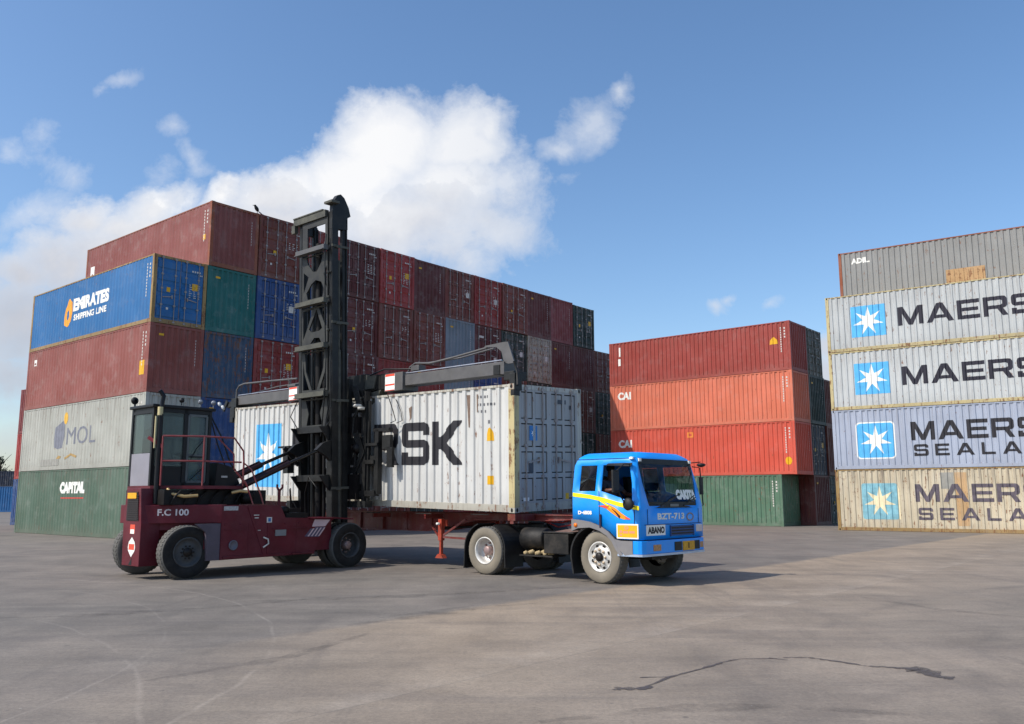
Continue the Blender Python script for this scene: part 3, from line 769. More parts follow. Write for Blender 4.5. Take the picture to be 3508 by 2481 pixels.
# black bands of the windscreen
mb = MB()
for z0, z1 in ((2.31, 2.42), (1.46, 1.57)):
    mb = MB()
    f0 = .97-.17*max(0, z0-1.5)/.9; f1 = .97-.17*max(0, z1-1.5)/.9
    e_ = .98 if z0 > 2 else .86
    for a, b in ((-e_,-.55),(-.55,0),(0,.55),(.55,e_)):
        g = lambda y, f: f + .03*(1-(y/.98)**2) + .006
        mb.add([(g(a,f0),a,z0),(g(b,f0),b,z0),(g(b,f1),b,z1),(g(a,f1),a,z1)], [(0,1,2,3)])
    mb.build('windscreen_band', BLK, T)
mb = MB(); mb.bar((1.0,-.5,1.5),(.965,.15,1.68),.02,.02); mb.bar((1.0,.35,1.5),(.955,.9,1.66),.02,.02); mb.bar((.985,-.2,1.6),(.96,.3,1.74),.015,.02); mb.bar((.985,.55,1.6),(.955,.85,1.7),.015,.02)
mb.build('wiper', BLK, T)
# marker lamps
for y in (-.93, .93):
    mb = MB(); mb.lathe([(.05,0),(.05,.02),(.03,.04),(.001,.045)], (.76, y, 2.37), 'z', 12); mb.box(.79,.835,y-.04,y+.04,2.36,2.42); mb.build('marker_lamp', STARWHITE, T)
mb = MB(); mb.lathe([(.05,0),(.045,.04),(.001,.05)], (.72, -1.06, 2.40), 'z', 12); mb.build('roof_lamp', STARWHITE, T)
# door shut lines and handle
mb = MB()
for x0, x1, z0, z1 in ((.015,.028,1.12,2.33),(.835,.848,.87,1.6)): mb.box(x0, x1, -1.1965, -1.189, z0, min(z1,1.79) if x0 < .1 else z1)
mb.box(-.64,.83,-1.075,-1.068,2.418,2.43)
mb.build('door_seam', simple('deep blue shut line', (6,40,90), .6), T)
mb = MB(); mb.box(.035,.075,-1.225,-1.19,1.08,1.34); mb.build('door_handle', simple('dark violet handle', (40,30,60), .5), T, .008)
# rain visor over the driver's window
mb = MB(); mb.add([(.2,-1.12,2.33),(.78,-1.12,2.33),(.78,-1.19,2.26),(.2,-1.19,2.29)], [(0,1,2,3)]); v = mb.build('window_visor', BLK, T)
m_ = v.modifiers.new('s', 'SOLIDIFY'); m_.thickness = .008
# graphics
def side_poly(polys, y=-1.196): return [([(a, b) for a, b in o], h) for o, h in polys]
def side_graphic(name, items, mats):
    mb = MB()
    for k, (vs, fs, mi) in enumerate(items): mb.add([(a, -1.197-.002*k, b) for a, b in vs], fs, mi)
    return mb.build(name, mats, T, fixn=False)
YEL = simple('yellow stripe vinyl', (246,232,30), .45, 0, .04); FLO = simple('orange flame vinyl', (248,150,20), .45, 0, .08); FLR = simple('red flame vinyl', (226,84,60), .45, 0, .1); SBLK = simple('dark flame edge vinyl', (60,30,30), .5)
side_graphic('stripe', [poly_art([([(-.63,1.685),(-.2,1.64),(.15,1.58),(.5,1.49),(.955,1.42),(.955,1.50),(.5,1.575),(.1,1.67),(-.2,1.72),(-.63,1.765)], [])], 0), poly_art([([(.02,1.60),(.22,1.50),(.4,1.40),(.28,1.49),(.12,1.60)], [])], 0)], [YEL])
side_graphic('flame', [poly_art([([(.03,1.50),(.25,1.53),(.4,1.47),(.56,1.36),(.72,1.27),(.62,1.245),(.48,1.28),(.3,1.38),(.18,1.46)], [])], 0),
   poly_art([([(-.0,1.50),(.12,1.515),(.28,1.50),(.2,1.45),(.13,1.47)], []), ([(.62,1.31),(.74,1.27),(.76,1.245),(.66,1.25)], [])], 1),
   poly_art([([(.3,1.47),(.42,1.40),(.53,1.31),(.5,1.26),(.42,1.36)], [])], 2)], [FLO, FLR, SBLK])
side_graphic('lettering', [word_art('D·4808', -.50, 1.33, .075, .34, 'f', .05)], [STARWHITE])
PINK = simple('pink sign print', (232,150,120), .6)
side_graphic('warning_sign', [poly_art([(rrect(.43,.885,.93,1.165,.01), [])], 0), poly_art([(rrect(.455,.91,.905,1.14), [])], 1), poly_art([(ell(.66,1.09,.05,.035), [(ell(.66,1.09,.025,.018))]), (rrect(.5,.99,.56,1.04), []), (rrect(.58,.985,.7,1.03), []), (rrect(.72,.99,.85,1.03), []), (rrect(.5,.94,.56,.965), [])], 2)], [STARWHITE, simple('amber sign', (252,178,20), .5), PINK])
def front_graphic(name, items, mats, x=1.0):
    mb = MB()
    for k, (vs, fs, mi) in enumerate(items):
        bm_v, bm_f = draped(vs, fs, None, [-.9+.15*q for q in range(13)], lambda u, v: (.97+.03*(1-(u/1.05)**2)+.005+.002*k, u, v)); mb.add(bm_v, bm_f, mi)
    return mb.build(name, mats, T, fixn=False)
CH2 = simple('chrome lettering', (210,214,214), .35, .3)
front_graphic('lettering', [word_art('BZT-713', -.62, 1.235, .125, .98, 'f', .04, 0), poly_art([(ell(.60,1.275,.15,.085), [ell(.60,1.275,.11,.06)])], 1)], [CH2, simple('copper badge ring', (128,110,100), .4, .3)])
front_graphic('name_plate', [poly_art([(rrect(-1.0,.94,-.36,1.14), [])], 0), word_art('ABANO', -.95, .975, .13, .56, 'f', .06, 1)], [STARWHITE, BLACKMARK])
front_graphic('badge', [poly_art([(rrect(-.16,1.485,.16,1.535,.01), [])], 0)], [simple('dull grey badge', (110,112,112), .5)], 1.0)
# seams across the nose
mb = MB()
for z in (.86, 1.145): mb.tube([(.97+.03*(1-(y/1.13)**2)+.002, y, z) for y in (-1.05,-.7,-.35,0,.35,.7,1.05)], .007, 5)
for y in (-.95,.95): mb.tube([(.985, y, 1.15),(.985, y, 1.44)], .005, 5)
mb.build('nose_seam', simple('deep blue shut line', (6,40,90), .6), T)
# grille
mb = MB(); g = lambda y: .97+.03*(1-(y/1.05)**2)
mb.box(.985,1.006,-.18,.70,.915,1.11,1)
for z in (.93,.985,1.04,1.095): mb.bar((1.012,-.18,z),(1.006,.70,z),.018,.022,0)
for y in (-.18,.70): mb.box(.99,1.018,y-.015,y+.015,.905,1.12,0)
mb.build('grille', [simple('blue grille slat', (8,60,120), .5), BLK], T)
for y in (.95,):
    mb = MB(); mb.box(.86,.995,y-.12,y+.13,.97,1.12); h = mb.build('headlight', simple('headlamp lens', (216,200,192), .15, 0, .1, 8), T, .02)
# bumper
mb = MB()
plan = [(.45,-1.2),(.92,-1.2),(.985,-1.17),(1.025,-1.08),(1.055,0),(1.025,1.04),(.985,1.13),(.92,1.16),(.45,1.16),(.45,1.12),(.8,1.12),(.93,.98),(.96,0),(.93,-.98),(.8,-1.12),(.45,-1.12)]
mb.xy(plan[0:16], .60, .845)
mb.build('bumper', BLUE, T, .012)
mb = MB(); p2 = [(x+.012 if x > .7 else x, y*1.008) for x, y in plan]; mb.xy(p2, .555, .598); mb.build('bumper_lip', simple('silver bumper edge', (176,190,210), .35, .4), T)
mb = MB(); mb.xz([(.38,.87),(.5,.845),(.80,.845),(.80,.60),(.62,.57),(.48,.68),(.40,.80)], -1.212, -1.12); mb.xz([(.38,.87),(.5,.845),(.80,.845),(.80,.60),(.62,.57),(.48,.68),(.40,.80)], 1.12, 1.212); mb.build('bumper_side', GREYPL, T)
mb = MB()
for y0, y1 in ((-.12,.14),(.66,.86)): mb.box(1.02,1.062 if abs(y0) < .5 else 1.046,y0,y1,.63,.80)
mb.build('bumper_opening', BLK, T)
mb = MB(); mb.box(1.03,1.068,.18,.62,.62,.80); mb.add([(1.0705,.36,.66),(1.0705,.42,.66),(1.0705,.42,.77),(1.0705,.36,.77)], [(0,1,2,3)], 1)
mb.build('number_plate', [simple('amber number plate', (206,150,10), .5, 0, .2, 20), simple('plate print', (120,84,10), .6)], T)
for y in (-.72, .98):
    mb = MB(); c_ = 1.035 if y < 0 else 1.02; mb.box(c_-.03, c_+.012, y-.13 if y < 0 else y-.08, y+.13 if y < 0 else y+.06, .65, .77); mb.build('fog_lamp', simple('amber fog lamp', (176,128,84), .3, 0, .4, 30), T, .01)
# wheel arch trim and liner
def arch(name, y0, y1, cx, cz, r0, r1, a0, a1, mat, sq=1.0, n=16):
    mb = MB(); o = []; i_ = []
    for k in range(n+1):
        a = R(a0 + (a1-a0)*k/n); o.append((cx+r1*math.cos(a)*sq, cz+r1*math.sin(a))); i_.append((cx+r0*math.cos(a)*sq, cz+r0*math.sin(a)))
    mb.xz(o + i_[::-1], y0, y1); return mb.build(name, mat, T)
for s in (-1, 1):
    mb = MB(); top = [(-.66,1.235),(-.47,1.225),(-.2,1.19),(.07,1.105),(.25,1.0),(.38,.88),(.47,.70),(.58,.58)]
    bot_ = [(.50,.56),(.40,.68),(.32,.82),(.2,.93),(.03,1.02),(-.2,1.08),(-.5,1.06),(-.66,1.0)]
    y0, y1 = (-1.215,-1.0) if s < 0 else (1.0, 1.215)
    mb.xz(top + bot_, y0, y1); mb.build('wheel_arch', GREYPL, T)
    mb = MB(); pts = [(-.1+.62*math.cos(R(a)), .53+.60*math.sin(R(a))) for a in range(25, 196, 10)]; inn = [(-.1+.585*math.cos(R(a)), .53+.565*math.sin(R(a))) for a in range(25, 196, 10)]
    pts.append((-.66,.16)); inn.append((-.63,.16)); a_, b_ = (-1.19,-.80) if s < 0 else (.80,1.19)
    mb.xz(pts + inn[::-1], a_, b_); mb.build('mudguard', BLK, T)
mb = MB(); mb.lathe([(.04,0),(.04,-.03),(.001,-.035)], (-.55,-1.2,1.12)); mb.build('side_marker', simple('orange side marker', (240,120,20), .3), T)
# wheels
wheel(T, 0, -1.02, .515, .28, -1, 'convex', DTYRE, RIMS, R(-4)); wheel(T, .02, .98, .515, .28, 1, 'convex', TYRE, RIMS, R(-4))
wheel(T, -3.1, -1.05, .515, .27, -1, 'deep', DTYRE, RIMS, 0, True); wheel(T, -3.1, 1.05, .515, .27, 1, 'deep', TYRE, RIMS, 0, True)
# chassis
mb = MB()
for y in (-.42,.42): mb.box(-3.85,.85,y-.035,y+.035,.60,.84)
for x in (-3.75,-2.5,-1.6,-.8,.2,.8): mb.box(x-.04,x+.04,-.385,.385,.63,.81)
for x in (0, -3.1): mb.tube([(x,-1.0,.515),(x,1.0,.515)], .06, 8); mb.lathe([(.001,-.2),(.16,-.16),(.2,0),(.16,.16),(.001,.2)], (x,0,.5)) if x < -1 else None
for y in (-.42,.42):
    mb.bar((-3.75,y,.72),(-3.1,y,.60),.07,.03); mb.bar((-2.45,y,.72),(-3.1,y,.60),.07,.03)
mb.box(-.5,.7,-.4,.4,.45,1.15)                     # engine and gearbox under the cab
mb.box(-1.5,-.5,-.22,.22,.45,.8)
mb.tube([(-2.6,0,.5),(-1.4,0,.6)], .05)
mb.bar((-1.0,-.4,.98),(-.62,-.4,1.2),.06,.06); mb.bar((-1.0,.4,.98),(-.62,.4,1.2),.06,.06)
mb.build('chassis', BLKST, T)
mb = MB(); mb.xy([(-3.5,-.42),(-2.75,-.42),(-2.55,-.2),(-2.55,.2),(-2.75,.42),(-3.5,.42),(-3.62,.12),(-3.25,.06),(-3.25,-.06),(-3.62,-.12)], 1.0, 1.06); mb.box(-3.3,-2.8,-.45,.45,.84,.997); mb.build('fifth_wheel', BLKST, T)
for s in (-1, 1):       # rear mudguards
    pts = [(-3.1+.62*math.cos(R(a)), .55+.58*math.sin(R(a))) for a in range(-8, 190, 9)]; inn = [(-3.1+.595*math.cos(R(a)), .55+.555*math.sin(R(a))) for a in range(-8, 190, 9)]
    pts = [(-2.47,.18)] + pts + [(-3.74,.12)]; inn = [(-2.50,.18)] + inn + [(-3.71,.12)]
    mb = MB(); gap = [(p, q) for p, q in zip(pts, inn)]
    a_, b_ = (-1.2,-.62) if s < 0 else (.62,1.2)
    # forward and rear halves, open over the crown
    f1 = [g_ for g_ in gap if g_[0][0] > -2.86 ]; f2 = [g_ for g_ in gap if g_[0][0] < -3.3]
    for half in (f1, f2): mb.xz([g_[0] for g_ in half] + [g_[1] for g_ in half][::-1], a_, b_)
    mb.build('mudguard', BLK, T)
mb = MB(); mb.lathe([(.001,-.32),(.2,-.32),(.23,-.29),(.23,.29),(.2,.32),(.001,.32)], (0,0,0)); mb.apply(Matrix.Translation((-1.95,-.78,.80)) @ Matrix.Rotation(R(90),4,'Z'))
mb.build('air_tank', BLKST, T)
mb = MB(); mb.box(-1.5,-.85,-1.08,-.5,.52,.93); mb.box(-1.52,-.7,-1.1,-.48,.935,.965); mb.build('battery_box', BLKST, T, .02)
mb = MB(); mb.box(-2.2,-1.3,-1.05,-.6,.44,.47)
for k in range(9): mb.lathe([(.001,-.05),(.05,-.03),(.06,.02),(.001,.05)], (-2.1+.09*k, -.95+.05*(k%2), .50+.015*(k%3)), 'z', 8, 1)
mb.build('side_tray', [BLKST, simple('pale rags and rope', (170,150,112), .9, 0, .3, 20)], T)
mb = MB(); mb.xz([(-1.25,.97),(-.95,1.02),(-.62,1.02),(-.62,.985),(-1.25,.94)], -1.0, -.3); mb.build('catwalk', simple('worn deck plate', (130,104,96), .6, .3, .3), T)
mb = MB(); mb.tube([(-.66,-.5,1.5),(-1.1,-.45,1.25),(-1.7,-.2,1.12),(-2.4,-.1,1.15)], .018, 6, 0); mb.tube([(-.66,-.35,1.5),(-1.2,-.4,1.1),(-1.9,-.1,1.02),(-2.4,0,1.15)], .018, 6, 0); mb.build('air_hose', simple('red air hose', (150,40,40), .5), T)
# mirrors
mb = MB(); mb.tube([(.85,-1.15,1.50),(.84,-1.42,1.47),(.72,-1.55,1.80)], .015, 6); mb.tube([(.74,-1.08,2.30),(.74,-1.35,2.30),(.70,-1.56,2.16)], .012, 6)
mb.box(.66,.70,-1.66,-1.46,1.76,2.18); mb.build('mirror', BLK, T, .015)
mb = MB(); mb.lathe([(.001,-.04),(.09,-.035),(.12,0),(.11,.03),(.001,.035)], (.86,-1.42,1.54)); mb.build('mirror', BLK, T)
mb = MB(); mb.tube([(.80,1.08,2.3),(.90,1.22,2.28),(.94,1.24,1.5),(.9,1.18,1.48)], .014, 6); mb.box(.90,.93,1.17,1.29,1.72,2.08); mb.tube([(.78,1.05,2.38),(.92,1.22,2.40)], .012, 6); mb.lathe([(.001,-.05),(.07,-.03),(.10,0),(.07,.03),(.001,.04)], (.92,1.25,2.34), 'z', 16); mb.build('mirror', BLK, T, 0)
# interior
mb = MB(); mb.box(-.6,.9,-1.12,1.12,1.26,1.29); mb.box(-.61,-.59,-1.1,1.1,1.3,1.62); mb.xz([(.62,1.3),(.93,1.3),(.93,1.50),(.72,1.58),(.62,1.52)], -1.1, 1.1); mb.build('dashboard', simple('dusty grey dashboard', (70,70,72), .7), T)
for y in (-.6, .6):
    mb = MB(); mb.box(-.35,.2,y-.25,y+.25,1.3,1.48); mb.xz([(-.42,1.45),(-.28,1.45),(-.36,2.1),(-.5,2.1)], y-.24, y+.24); mb.build('seat', DARKIN, T, .03)
mb = MB(); mb.tube([(.62+.08*math.sin(a)*0+.14*math.cos(a)*.5, -.6+.21*math.sin(a), 1.66+.14*math.cos(a)) for a in [2*math.pi*k/20 for k in range(21)]], .015, 6); mb.tube([(.62,-.6,1.66),(.8,-.6,1.5)], .02, 6); mb.build('steering_wheel', BLK, T)
mb = MB(); vs, fs, mi = word_art('CAKITA', 0, 0, .2, .80, 'f', .09); mb.add([(.97-.17*(.12+b)/.9+.03*(1-((.12+a)/1.05)**2)+.010, .12+a, 1.62+b) for a, b in vs], fs)
mb.build('windscreen_sign', STARWHITE, T, fixn=False)

# driver
def skin_body(name, chain, edges, parent, mat, sub=2):
    me = bpy.data.meshes.new(name); me.from_pydata([c[:3] for c in chain], edges, []); o = link(name, me, parent)
    me.materials.append(mat)
    sk = o.modifiers.new('skin', 'SKIN'); sk.use_smooth_shade = True
    lay = me.skin_vertices[0].data
    for i, c in enumerate(chain): lay[i].radius = (c[3], c[4] if len(c) > 4 else c[3])
    lay[0].use_root = True
    s_ = o.modifiers.new('sub', 'SUBSURF'); s_.levels = sub; s_.render_levels = sub
    return o
SKIN = simple('dark brown skin', (92,58,42), .5, 0, .1, 6); SHIRT = simple('dusky work shirt', (70,74,92), .85, 0, .15, 9); HAIR = simple('black hair', (14,12,12), .8); CLO2 = simple('dark trousers', (40,40,46), .85)
pr = thing('person', (2.491, 18.188, 0), TH, 'driver in a dusky shirt inside the blue truck, arm on the window sill', 'person')
ch = [(-.12,-.62,1.52,.15,.17),(-.14,-.62,1.72,.14,.17),(-.15,-.62,1.93,.13,.19),(-.13,-.62,2.02,.06,.07),(-.11,-.62,2.09,.05,.055),(-.09,-.62,2.16,.075,.07),(-.08,-.62,2.24,.085,.075),(-.08,-.62,2.31,.05,.05),
 (-.14,-.80,1.95,.065),(-.02,-.99,1.80,.05),(.22,-1.12,1.80,.042),(.34,-1.10,1.82,.036),   # right arm on the sill
 (-.13,-.42,1.95,.065),(.1,-.36,1.72,.05),(.40,-.50,1.72,.04),(.50,-.52,1.76,.034),
 (.1,-.74,1.50,.085),(.35,-.74,1.50,.07),(.42,-.74,1.30,.06),(.1,-.50,1.50,.085),(.35,-.50,1.50,.07),(.42,-.50,1.30,.06)]
ed = [(0,1),(1,2),(2,3),(3,4),(4,5),(5,6),(6,7),(2,8),(8,9),(9,10),(10,11),(2,12),(12,13),(13,14),(14,15),(0,16),(16,17),(17,18),(0,19),(19,20),(20,21)]
skin_body('body', ch, ed, pr, SKIN, 1)
ch2 = [(-.12,-.62,1.50,.165,.185),(-.14,-.62,1.72,.155,.185),(-.15,-.62,1.93,.14,.205),(-.145,-.62,1.99,.08,.09),(-.14,-.80,1.95,.08),(-.04,-.96,1.82,.066),(-.13,-.42,1.95,.08),(.05,-.38,1.77,.066)]
skin_body('shirt', ch2, [(0,1),(1,2),(2,3),(2,4),(4,5),(2,6),(6,7)], pr, SHIRT, 1)
mb = MB(); mb.lathe([(.078,.0),(.09,.05),(.08,.11),(.04,.15),(.001,.155)], (-.095,-.62,2.2), 'z', 16); mb.build('hair', HAIR, pr)
for s, (hx, hy, hz) in ((0,(.36,-1.10,1.82)), (1,(.52,-.52,1.77))):
    mb = MB()
    for k in range(4):
        dy = (k-1.5)*.02; l_ = (.075,.085,.08,.062)[k]; mb.tube([(hx,hy+dy,hz),(hx+l_*.5,hy+dy,hz+.012),(hx+l_*.9,hy+dy,hz-.015),(hx+l_,hy+dy,hz-.04)], [.011,.010,.009,.007], 6)
    mb.tube([(hx-.02,hy-.03,hz),(hx+.02,hy-.055,hz-.005),(hx+.04,hy-.055,hz-.03)], [.012,.011,.009], 6); mb.tube([(hx-.04,hy,hz),(hx+.01,hy,hz)], [.03,.04], 8)
    mb.build('hand', SKIN, pr)
# ---------------------------------------------------------------- trailer
RT = thing('semi_trailer', (DX, DY, 0), DHD, 'dark red skeletal trailer with orange landing legs, hitched to the blue truck', 'trailer')
TRED = paint('dark red trailer paint', (112,36,30), rust=.5, dirt=.4, rough=.5)
ORED = simple('orange red leg paint', (168,62,40), .6, 0, .3, 8, dust=.45, dustcol=(.16,.09,.06,1))
for y in (-.72, -1.64):
    mb = MB()
    web = [(-1.35,1.29),(-1.35,1.22),(-.6,1.17),(1.9,1.15),(2.9,.95),(3.6,.85),(11.6,.85),(11.9,1.0),(11.9,1.29)]
    mb.xz(web, y-.012, y+.012)
    up = [p for p in web[1:8]]
    for a, b in zip(up, up[1:]): mb.bar((a[0],y,a[1]),(b[0],y,b[1]),.15,.022)
    mb.box(-1.35,11.9,y-.075,y+.075,1.275,1.297)
    for x in [3.4+.95*k for k in range(9)]: mb.box(x-.008,x+.008,y-.07,y+.07,.86,1.275)
    mb.build('main_beam', TRED, RT)
mb = MB()
for x in [-.9,.9,2.2,3.4,4.8,6.2,7.6,9.0,10.4]: mb.box(x-.04,x+.04,-1.56,-.80,1.12,1.26)
for x in (3.0, 5.0, 7.0, 9.0): 
    for y0, y1 in ((-.645,-.08),(-2.28,-1.715)): mb.box(x-.03,x+.03,y0,y1,1.17,1.27)
mb.build('cross_member', TRED, RT)
for x in (.12, 11.3):
    mb = MB(); mb.box(x-.11,x+.11,-2.34,-.02,1.17 if x < 1 else 1.15,1.31 if x < 1 else 1.30)
    for y in (-2.3,-.06): mb.box(x-.05,x+.05,y-.03,y+.03,1.10,1.17); mb.tube([(x,y,1.31),(x,y,1.37)],.028,8)
    mb.build('bolster', TRED, RT)
for y in (-.28, -2.08):
    mb = MB(); mb.box(2.575,2.685,y-.055,y+.055,.66,1.16); mb.box(2.60,2.66,y-.035,y+.035,.34,.658)
    mb.xz([(2.50,.25),(2.77,.25),(2.70,.33),(2.66,.35),(2.60,.35),(2.56,.33)], y-.07, y+.07)
    mb.box(2.5,2.76,y-.09,y-.06,1.0,1.14); mb.build('landing_leg', ORED, RT)
    mb = MB(); mb.bar((2.56,y,.74),(1.55,y*.8-.25,.70),.045,.045); mb.bar((2.56,y,.78),(2.0,y*.8-.25,1.16),.045,.045); mb.bar((2.66,y,.7),(3.2,y*.8-.25,1.0),.04,.04); mb.build('leg_brace', TRED, RT)
mb = MB(); mb.lathe([(.03,0),(.03,.07),(.001,.075)], (2.63,-.2,1.05)); mb.build('marker_reflector', STARWHITE, RT)
mb = MB(); mb.tube([(2.63,-.35,.95),(2.63,-2.0,.95)], .025, 8); mb.build('leg_shaft', BLKST, RT)
mb = MB()
for k in range(5): mb.box(.8+1.9*k,1.35+1.9*k,-.012,-.002,1.28,1.30)
for x in (9.3,10.6):
    mb.tube([(x,-.3,.5),(x,-2.05,.5)],.06,8); mb.box(x-.3,x+.3,-.78,-.68,.6,.85); mb.box(x-.3,x+.3,-1.68,-1.58,.6,.85)
mb.build('axle', BLKST, RT)
for x in (9.3,10.6):
    wheel(RT, x, -.24, .5, .25, 1, 'deep', None, RIMD, 0); wheel(RT, x, -2.12, .5, .25, -1, 'deep', None, RIMD, 0)

# ---------------------------------------------------------------- container lift truck
SH = R(49.07)
S = thing('container_lift_truck', (-7.619, 19.198, 0), SH, 'maroon container lift truck marked F.C 100 with tall black mast and long spreader', 'lift truck')
MAR = simple('dusty maroon machine paint', (92,24,36), .45, 0, .2, 2.2, .25, dust=.32, dustcol=(.17,.065,.075,1))
STEEL = simple('greasy black mast steel', (27,27,27), .5, .1, .35, 5, .35, dust=.3, dustcol=(.06,.058,.05,1))
GSTEEL = simple('grey beam steel', (92,90,90), .5, .2, .2, 3, .4, dust=.3, dustcol=(.14,.13,.11,1))
OLV = simple('dusty olive plate', (78,78,72), .7, .1, .2, 5, .3, dust=.4, dustcol=(.2,.19,.14,1))
HOSE = simple('black hydraulic hose', (16,16,16), .45)
ENG = simple('oily engine parts', (18,14,13), .6, .2, .4, 5)
REDW = simple('hazard red', (224,80,56), .5); 
# wheels
wheel(S, 0, -1.0, .55, .32, -1, 'flat', None, RIMD, R(-6)); wheel(S, 0, .98, .55, .32, 1, 'flat', None, RIMD, R(-6))
wheel(S, 4.08, -1.2, .53, .30, -1, 'deep', None, RIMD, 0, True); wheel(S, 4.08, 1.2, .53, .30, 1, 'deep', None, RIMD, 0, True)
mb = MB(); mb.tube([(0,-.9,.55),(0,.9,.55)], .09, 10); mb.box(-.15,.15,-.5,.5,.42,.78); mb.box(3.8,4.3,-.95,.95,.35,.75); mb.build('axle', ENG, S)
# main body
side = [(.64,.36),(3.05,.38),(3.25,.80),(3.42,1.05),(3.62,1.17),(3.62,1.2),(2.92,1.2),(2.25,1.22),(2.10,1.50),(.64,1.52)]
for s in (-1, 1):
    mb = MB(); y0, y1 = (-1.30,-1.22) if s < 0 else (1.22,1.30); mb.xz(side, y0, y1)
    if s < 0:
        mb.box(1.78,1.83,-1.312,-1.301,.45,1.18); mb.bar((1.28,-1.308,1.48),(1.72,-1.308,.42),.012,.05)
        mb.box(1.9,3.05,-1.318,-1.301,.96,.99); mb.box(.70,3.05,-1.33,-1.301,.38,.43); mb.box(.72,1.24,-1.309,-1.301,.98,1.0)
    for k in range(7): mb.lathe([(.001,-.012),(.016,-.01),(.018,0)], (.72+.38*k, s*1.301, 1.10), n=6)
    for x in (1.30, 2.55): mb.box(x-.004,x+.004, (-1.304 if s < 0 else 1.3), (-1.3 if s < 0 else 1.304), .46, 1.16)
    mb.box(2.4,2.95,(-1.42 if s < 0 else 1.3),(-1.3 if s < 0 else 1.42),.40,.425)
    mb.build('side_panel', MAR, S)
mb = MB(); mb.box(.64,3.6,-1.215,-.7,.45,1.18); mb.box(.64,3.6,.7,1.215,.45,1.18); mb.box(.64,3.7,-.69,.69,.5,1.12); mb.box(.66,2.05,-1.215,1.215,1.185,1.50); mb.box(3.6,4.4,-.6,.6,.62,1.15)
mb.build('chassis', MAR, S)
mb = MB(); mb.xz([(2.9,1.205),(3.62,1.205),(4.15,1.17),(4.15,1.14),(3.62,1.175),(2.9,1.18)], -1.36, -.72); mb.xz([(2.9,1.205),(3.62,1.205),(4.15,1.17),(4.15,1.14),(3.62,1.175),(2.9,1.18)], .72, 1.36)
mb.build('fender', MAR, S)
mb = MB()
def sp(poly, mi, o=0):
    n_ = Vector((0,-1,0)); vs, fs = flat2d([(poly, [])]); mb.add([(a, -1.3035-o, b) for a, b in vs], fs, mi)
sp([(2.98,1.0),(3.36,1.0),(3.5,1.15),(3.05,1.165)], 0); sp([(2.78,.78),(3.18,.76),(3.36,.99),(2.97,.99)], 1)
for k in range(4): sp([(2.86+.1*k,.78),(2.90+.1*k,.78),(3.06+.1*k,.97),(3.02+.1*k,.97)], 0, .002)
mb.build('hazard_stripes', [simple('faded pink white stripe', (200,176,180), .5, 0, .1), simple('faded violet stripe', (88,80,100), .5)], S, fixn=False)
mb = MB(); mb.box(1.98,2.26,-1.325,-1.302,.82,.955); mb.build('plate', simple('grey data plate', (120,122,124), .5), S)
mb = MB(); mb.box(1.75,1.88,-1.315,-1.303,1.12,1.24); mb.add([(1.78,-1.3165,1.14),(1.85,-1.3165,1.14),(1.85,-1.3165,1.22),(1.78,-1.3165,1.22)], [(0,1,2,3)], 1); mb.build('blue_sticker', [WHITEMARK, simple('blue sticker print', (40,110,170), .5)], S)
mb = MB(); mb.box(1.42,1.55,-1.309,-1.301,1.28,1.30); mb.box(1.44,1.54,-1.309,-1.301,1.22,1.24); mb.box(1.52,1.6,-1.309,-1.301,.95,.965); mb.build('stencil', WHITEMARK, S)
mb = MB(); mb.box(.68,1.02,-1.312,-1.301,1.40,1.49); mb.build('maker_plate', simple('silver maker plate', (170,168,168), .4, .3, .3, 30), S)
mb = MB(); mb.lathe([(.10,0),(.11,-.03),(.085,-.035),(.08,-.02),(.001,-.02)], (.93,-1.30,.66), n=20); mb.build('filler_cap', simple('grey filler cap', (96,96,106), .5), S)
mb = MB(); mb.tube([(1.68,-1.31,.80),(1.78,-1.34,.76),(1.80,-1.34,.66),(1.68,-1.31,.58)], .018, 6); mb.build('grab_handle', WHITEMARK, S)
# counterweight
for sgn in (-1, 1):
    mb = MB(); a_, b_ = sorted((sgn*1.22, sgn*1.28)); mb.xz([(.34,.36),(.635,.36),(.635,1.13),(.05,1.13),(.30,.95)], a_, b_); mb.build('mudguard', simple('violet grey mudguard', (84,76,86), .6, 0, .15, 4), S)
mb = MB(); cw = [(-.72,-.48),(.64,-1.30),(.64,1.30),(-.72,.48)]
mb.xy(cw, 1.14, 1.525); mb.build('counterweight', MAR, S, .012)
mb = MB(); mb.xy([(-.5,-.45),(.3,-.95),(.3,.95),(-.5,.45)], 1.0, 1.135); mb.box(.3,.62,-1.2,1.2,.6,1.13); mb.build('rear_frame', MAR, S)
mb = MB(); mb.yz([(-.545,.27),(.20,.27),(.24,1.14),(.17,1.87),(-.46,1.87),(-.55,1.14)], -.76, -.35); mb.build('rear_post', MAR, S, .012)
mb = MB(); mb.yz([(-.44,1.20),(.10,1.20),(.08,1.80),(-.36,1.80)], -.772, -.761)
for k in range(12): mb.box(-.782,-.773,-.41,.06,1.22+.045*k,1.24+.045*k)
mb.build('radiator_grille', simple('dark radiator mesh', (44,38,38), .7), S)
mb = MB(); mb.box(-.792,-.784,-.33,.06,1.66,1.78); mb.build('yellow_sticker', simple('orange yellow sticker', (236,168,24), .5, 0, .2, 20), S)
mb = MB()
def rp(poly, mi, o=0): vs, fs = flat2d([(poly, [])]); mb.add([(-.7625-o, -a, b) for a, b in vs], fs, mi)
rp(rrect(.09,.93,.30,1.12), 1); rp(rrect(.11,.93,.28,1.02), 0, .002)
rp([(.20,.45),(.34,.58),(.36,.66),(.33,.76),(.20,.86),(.07,.76),(.04,.66),(.06,.58)], 0); rp(rrect(.08,.60,.32,.72), 1, .002); rp([(.10,.29),(.24,.29),(.24,.44)], 2)
mb.build('hazard_sign', [STARWHITE, simple('hazard red print', (226,84,60), .5), BLK], S, fixn=False)
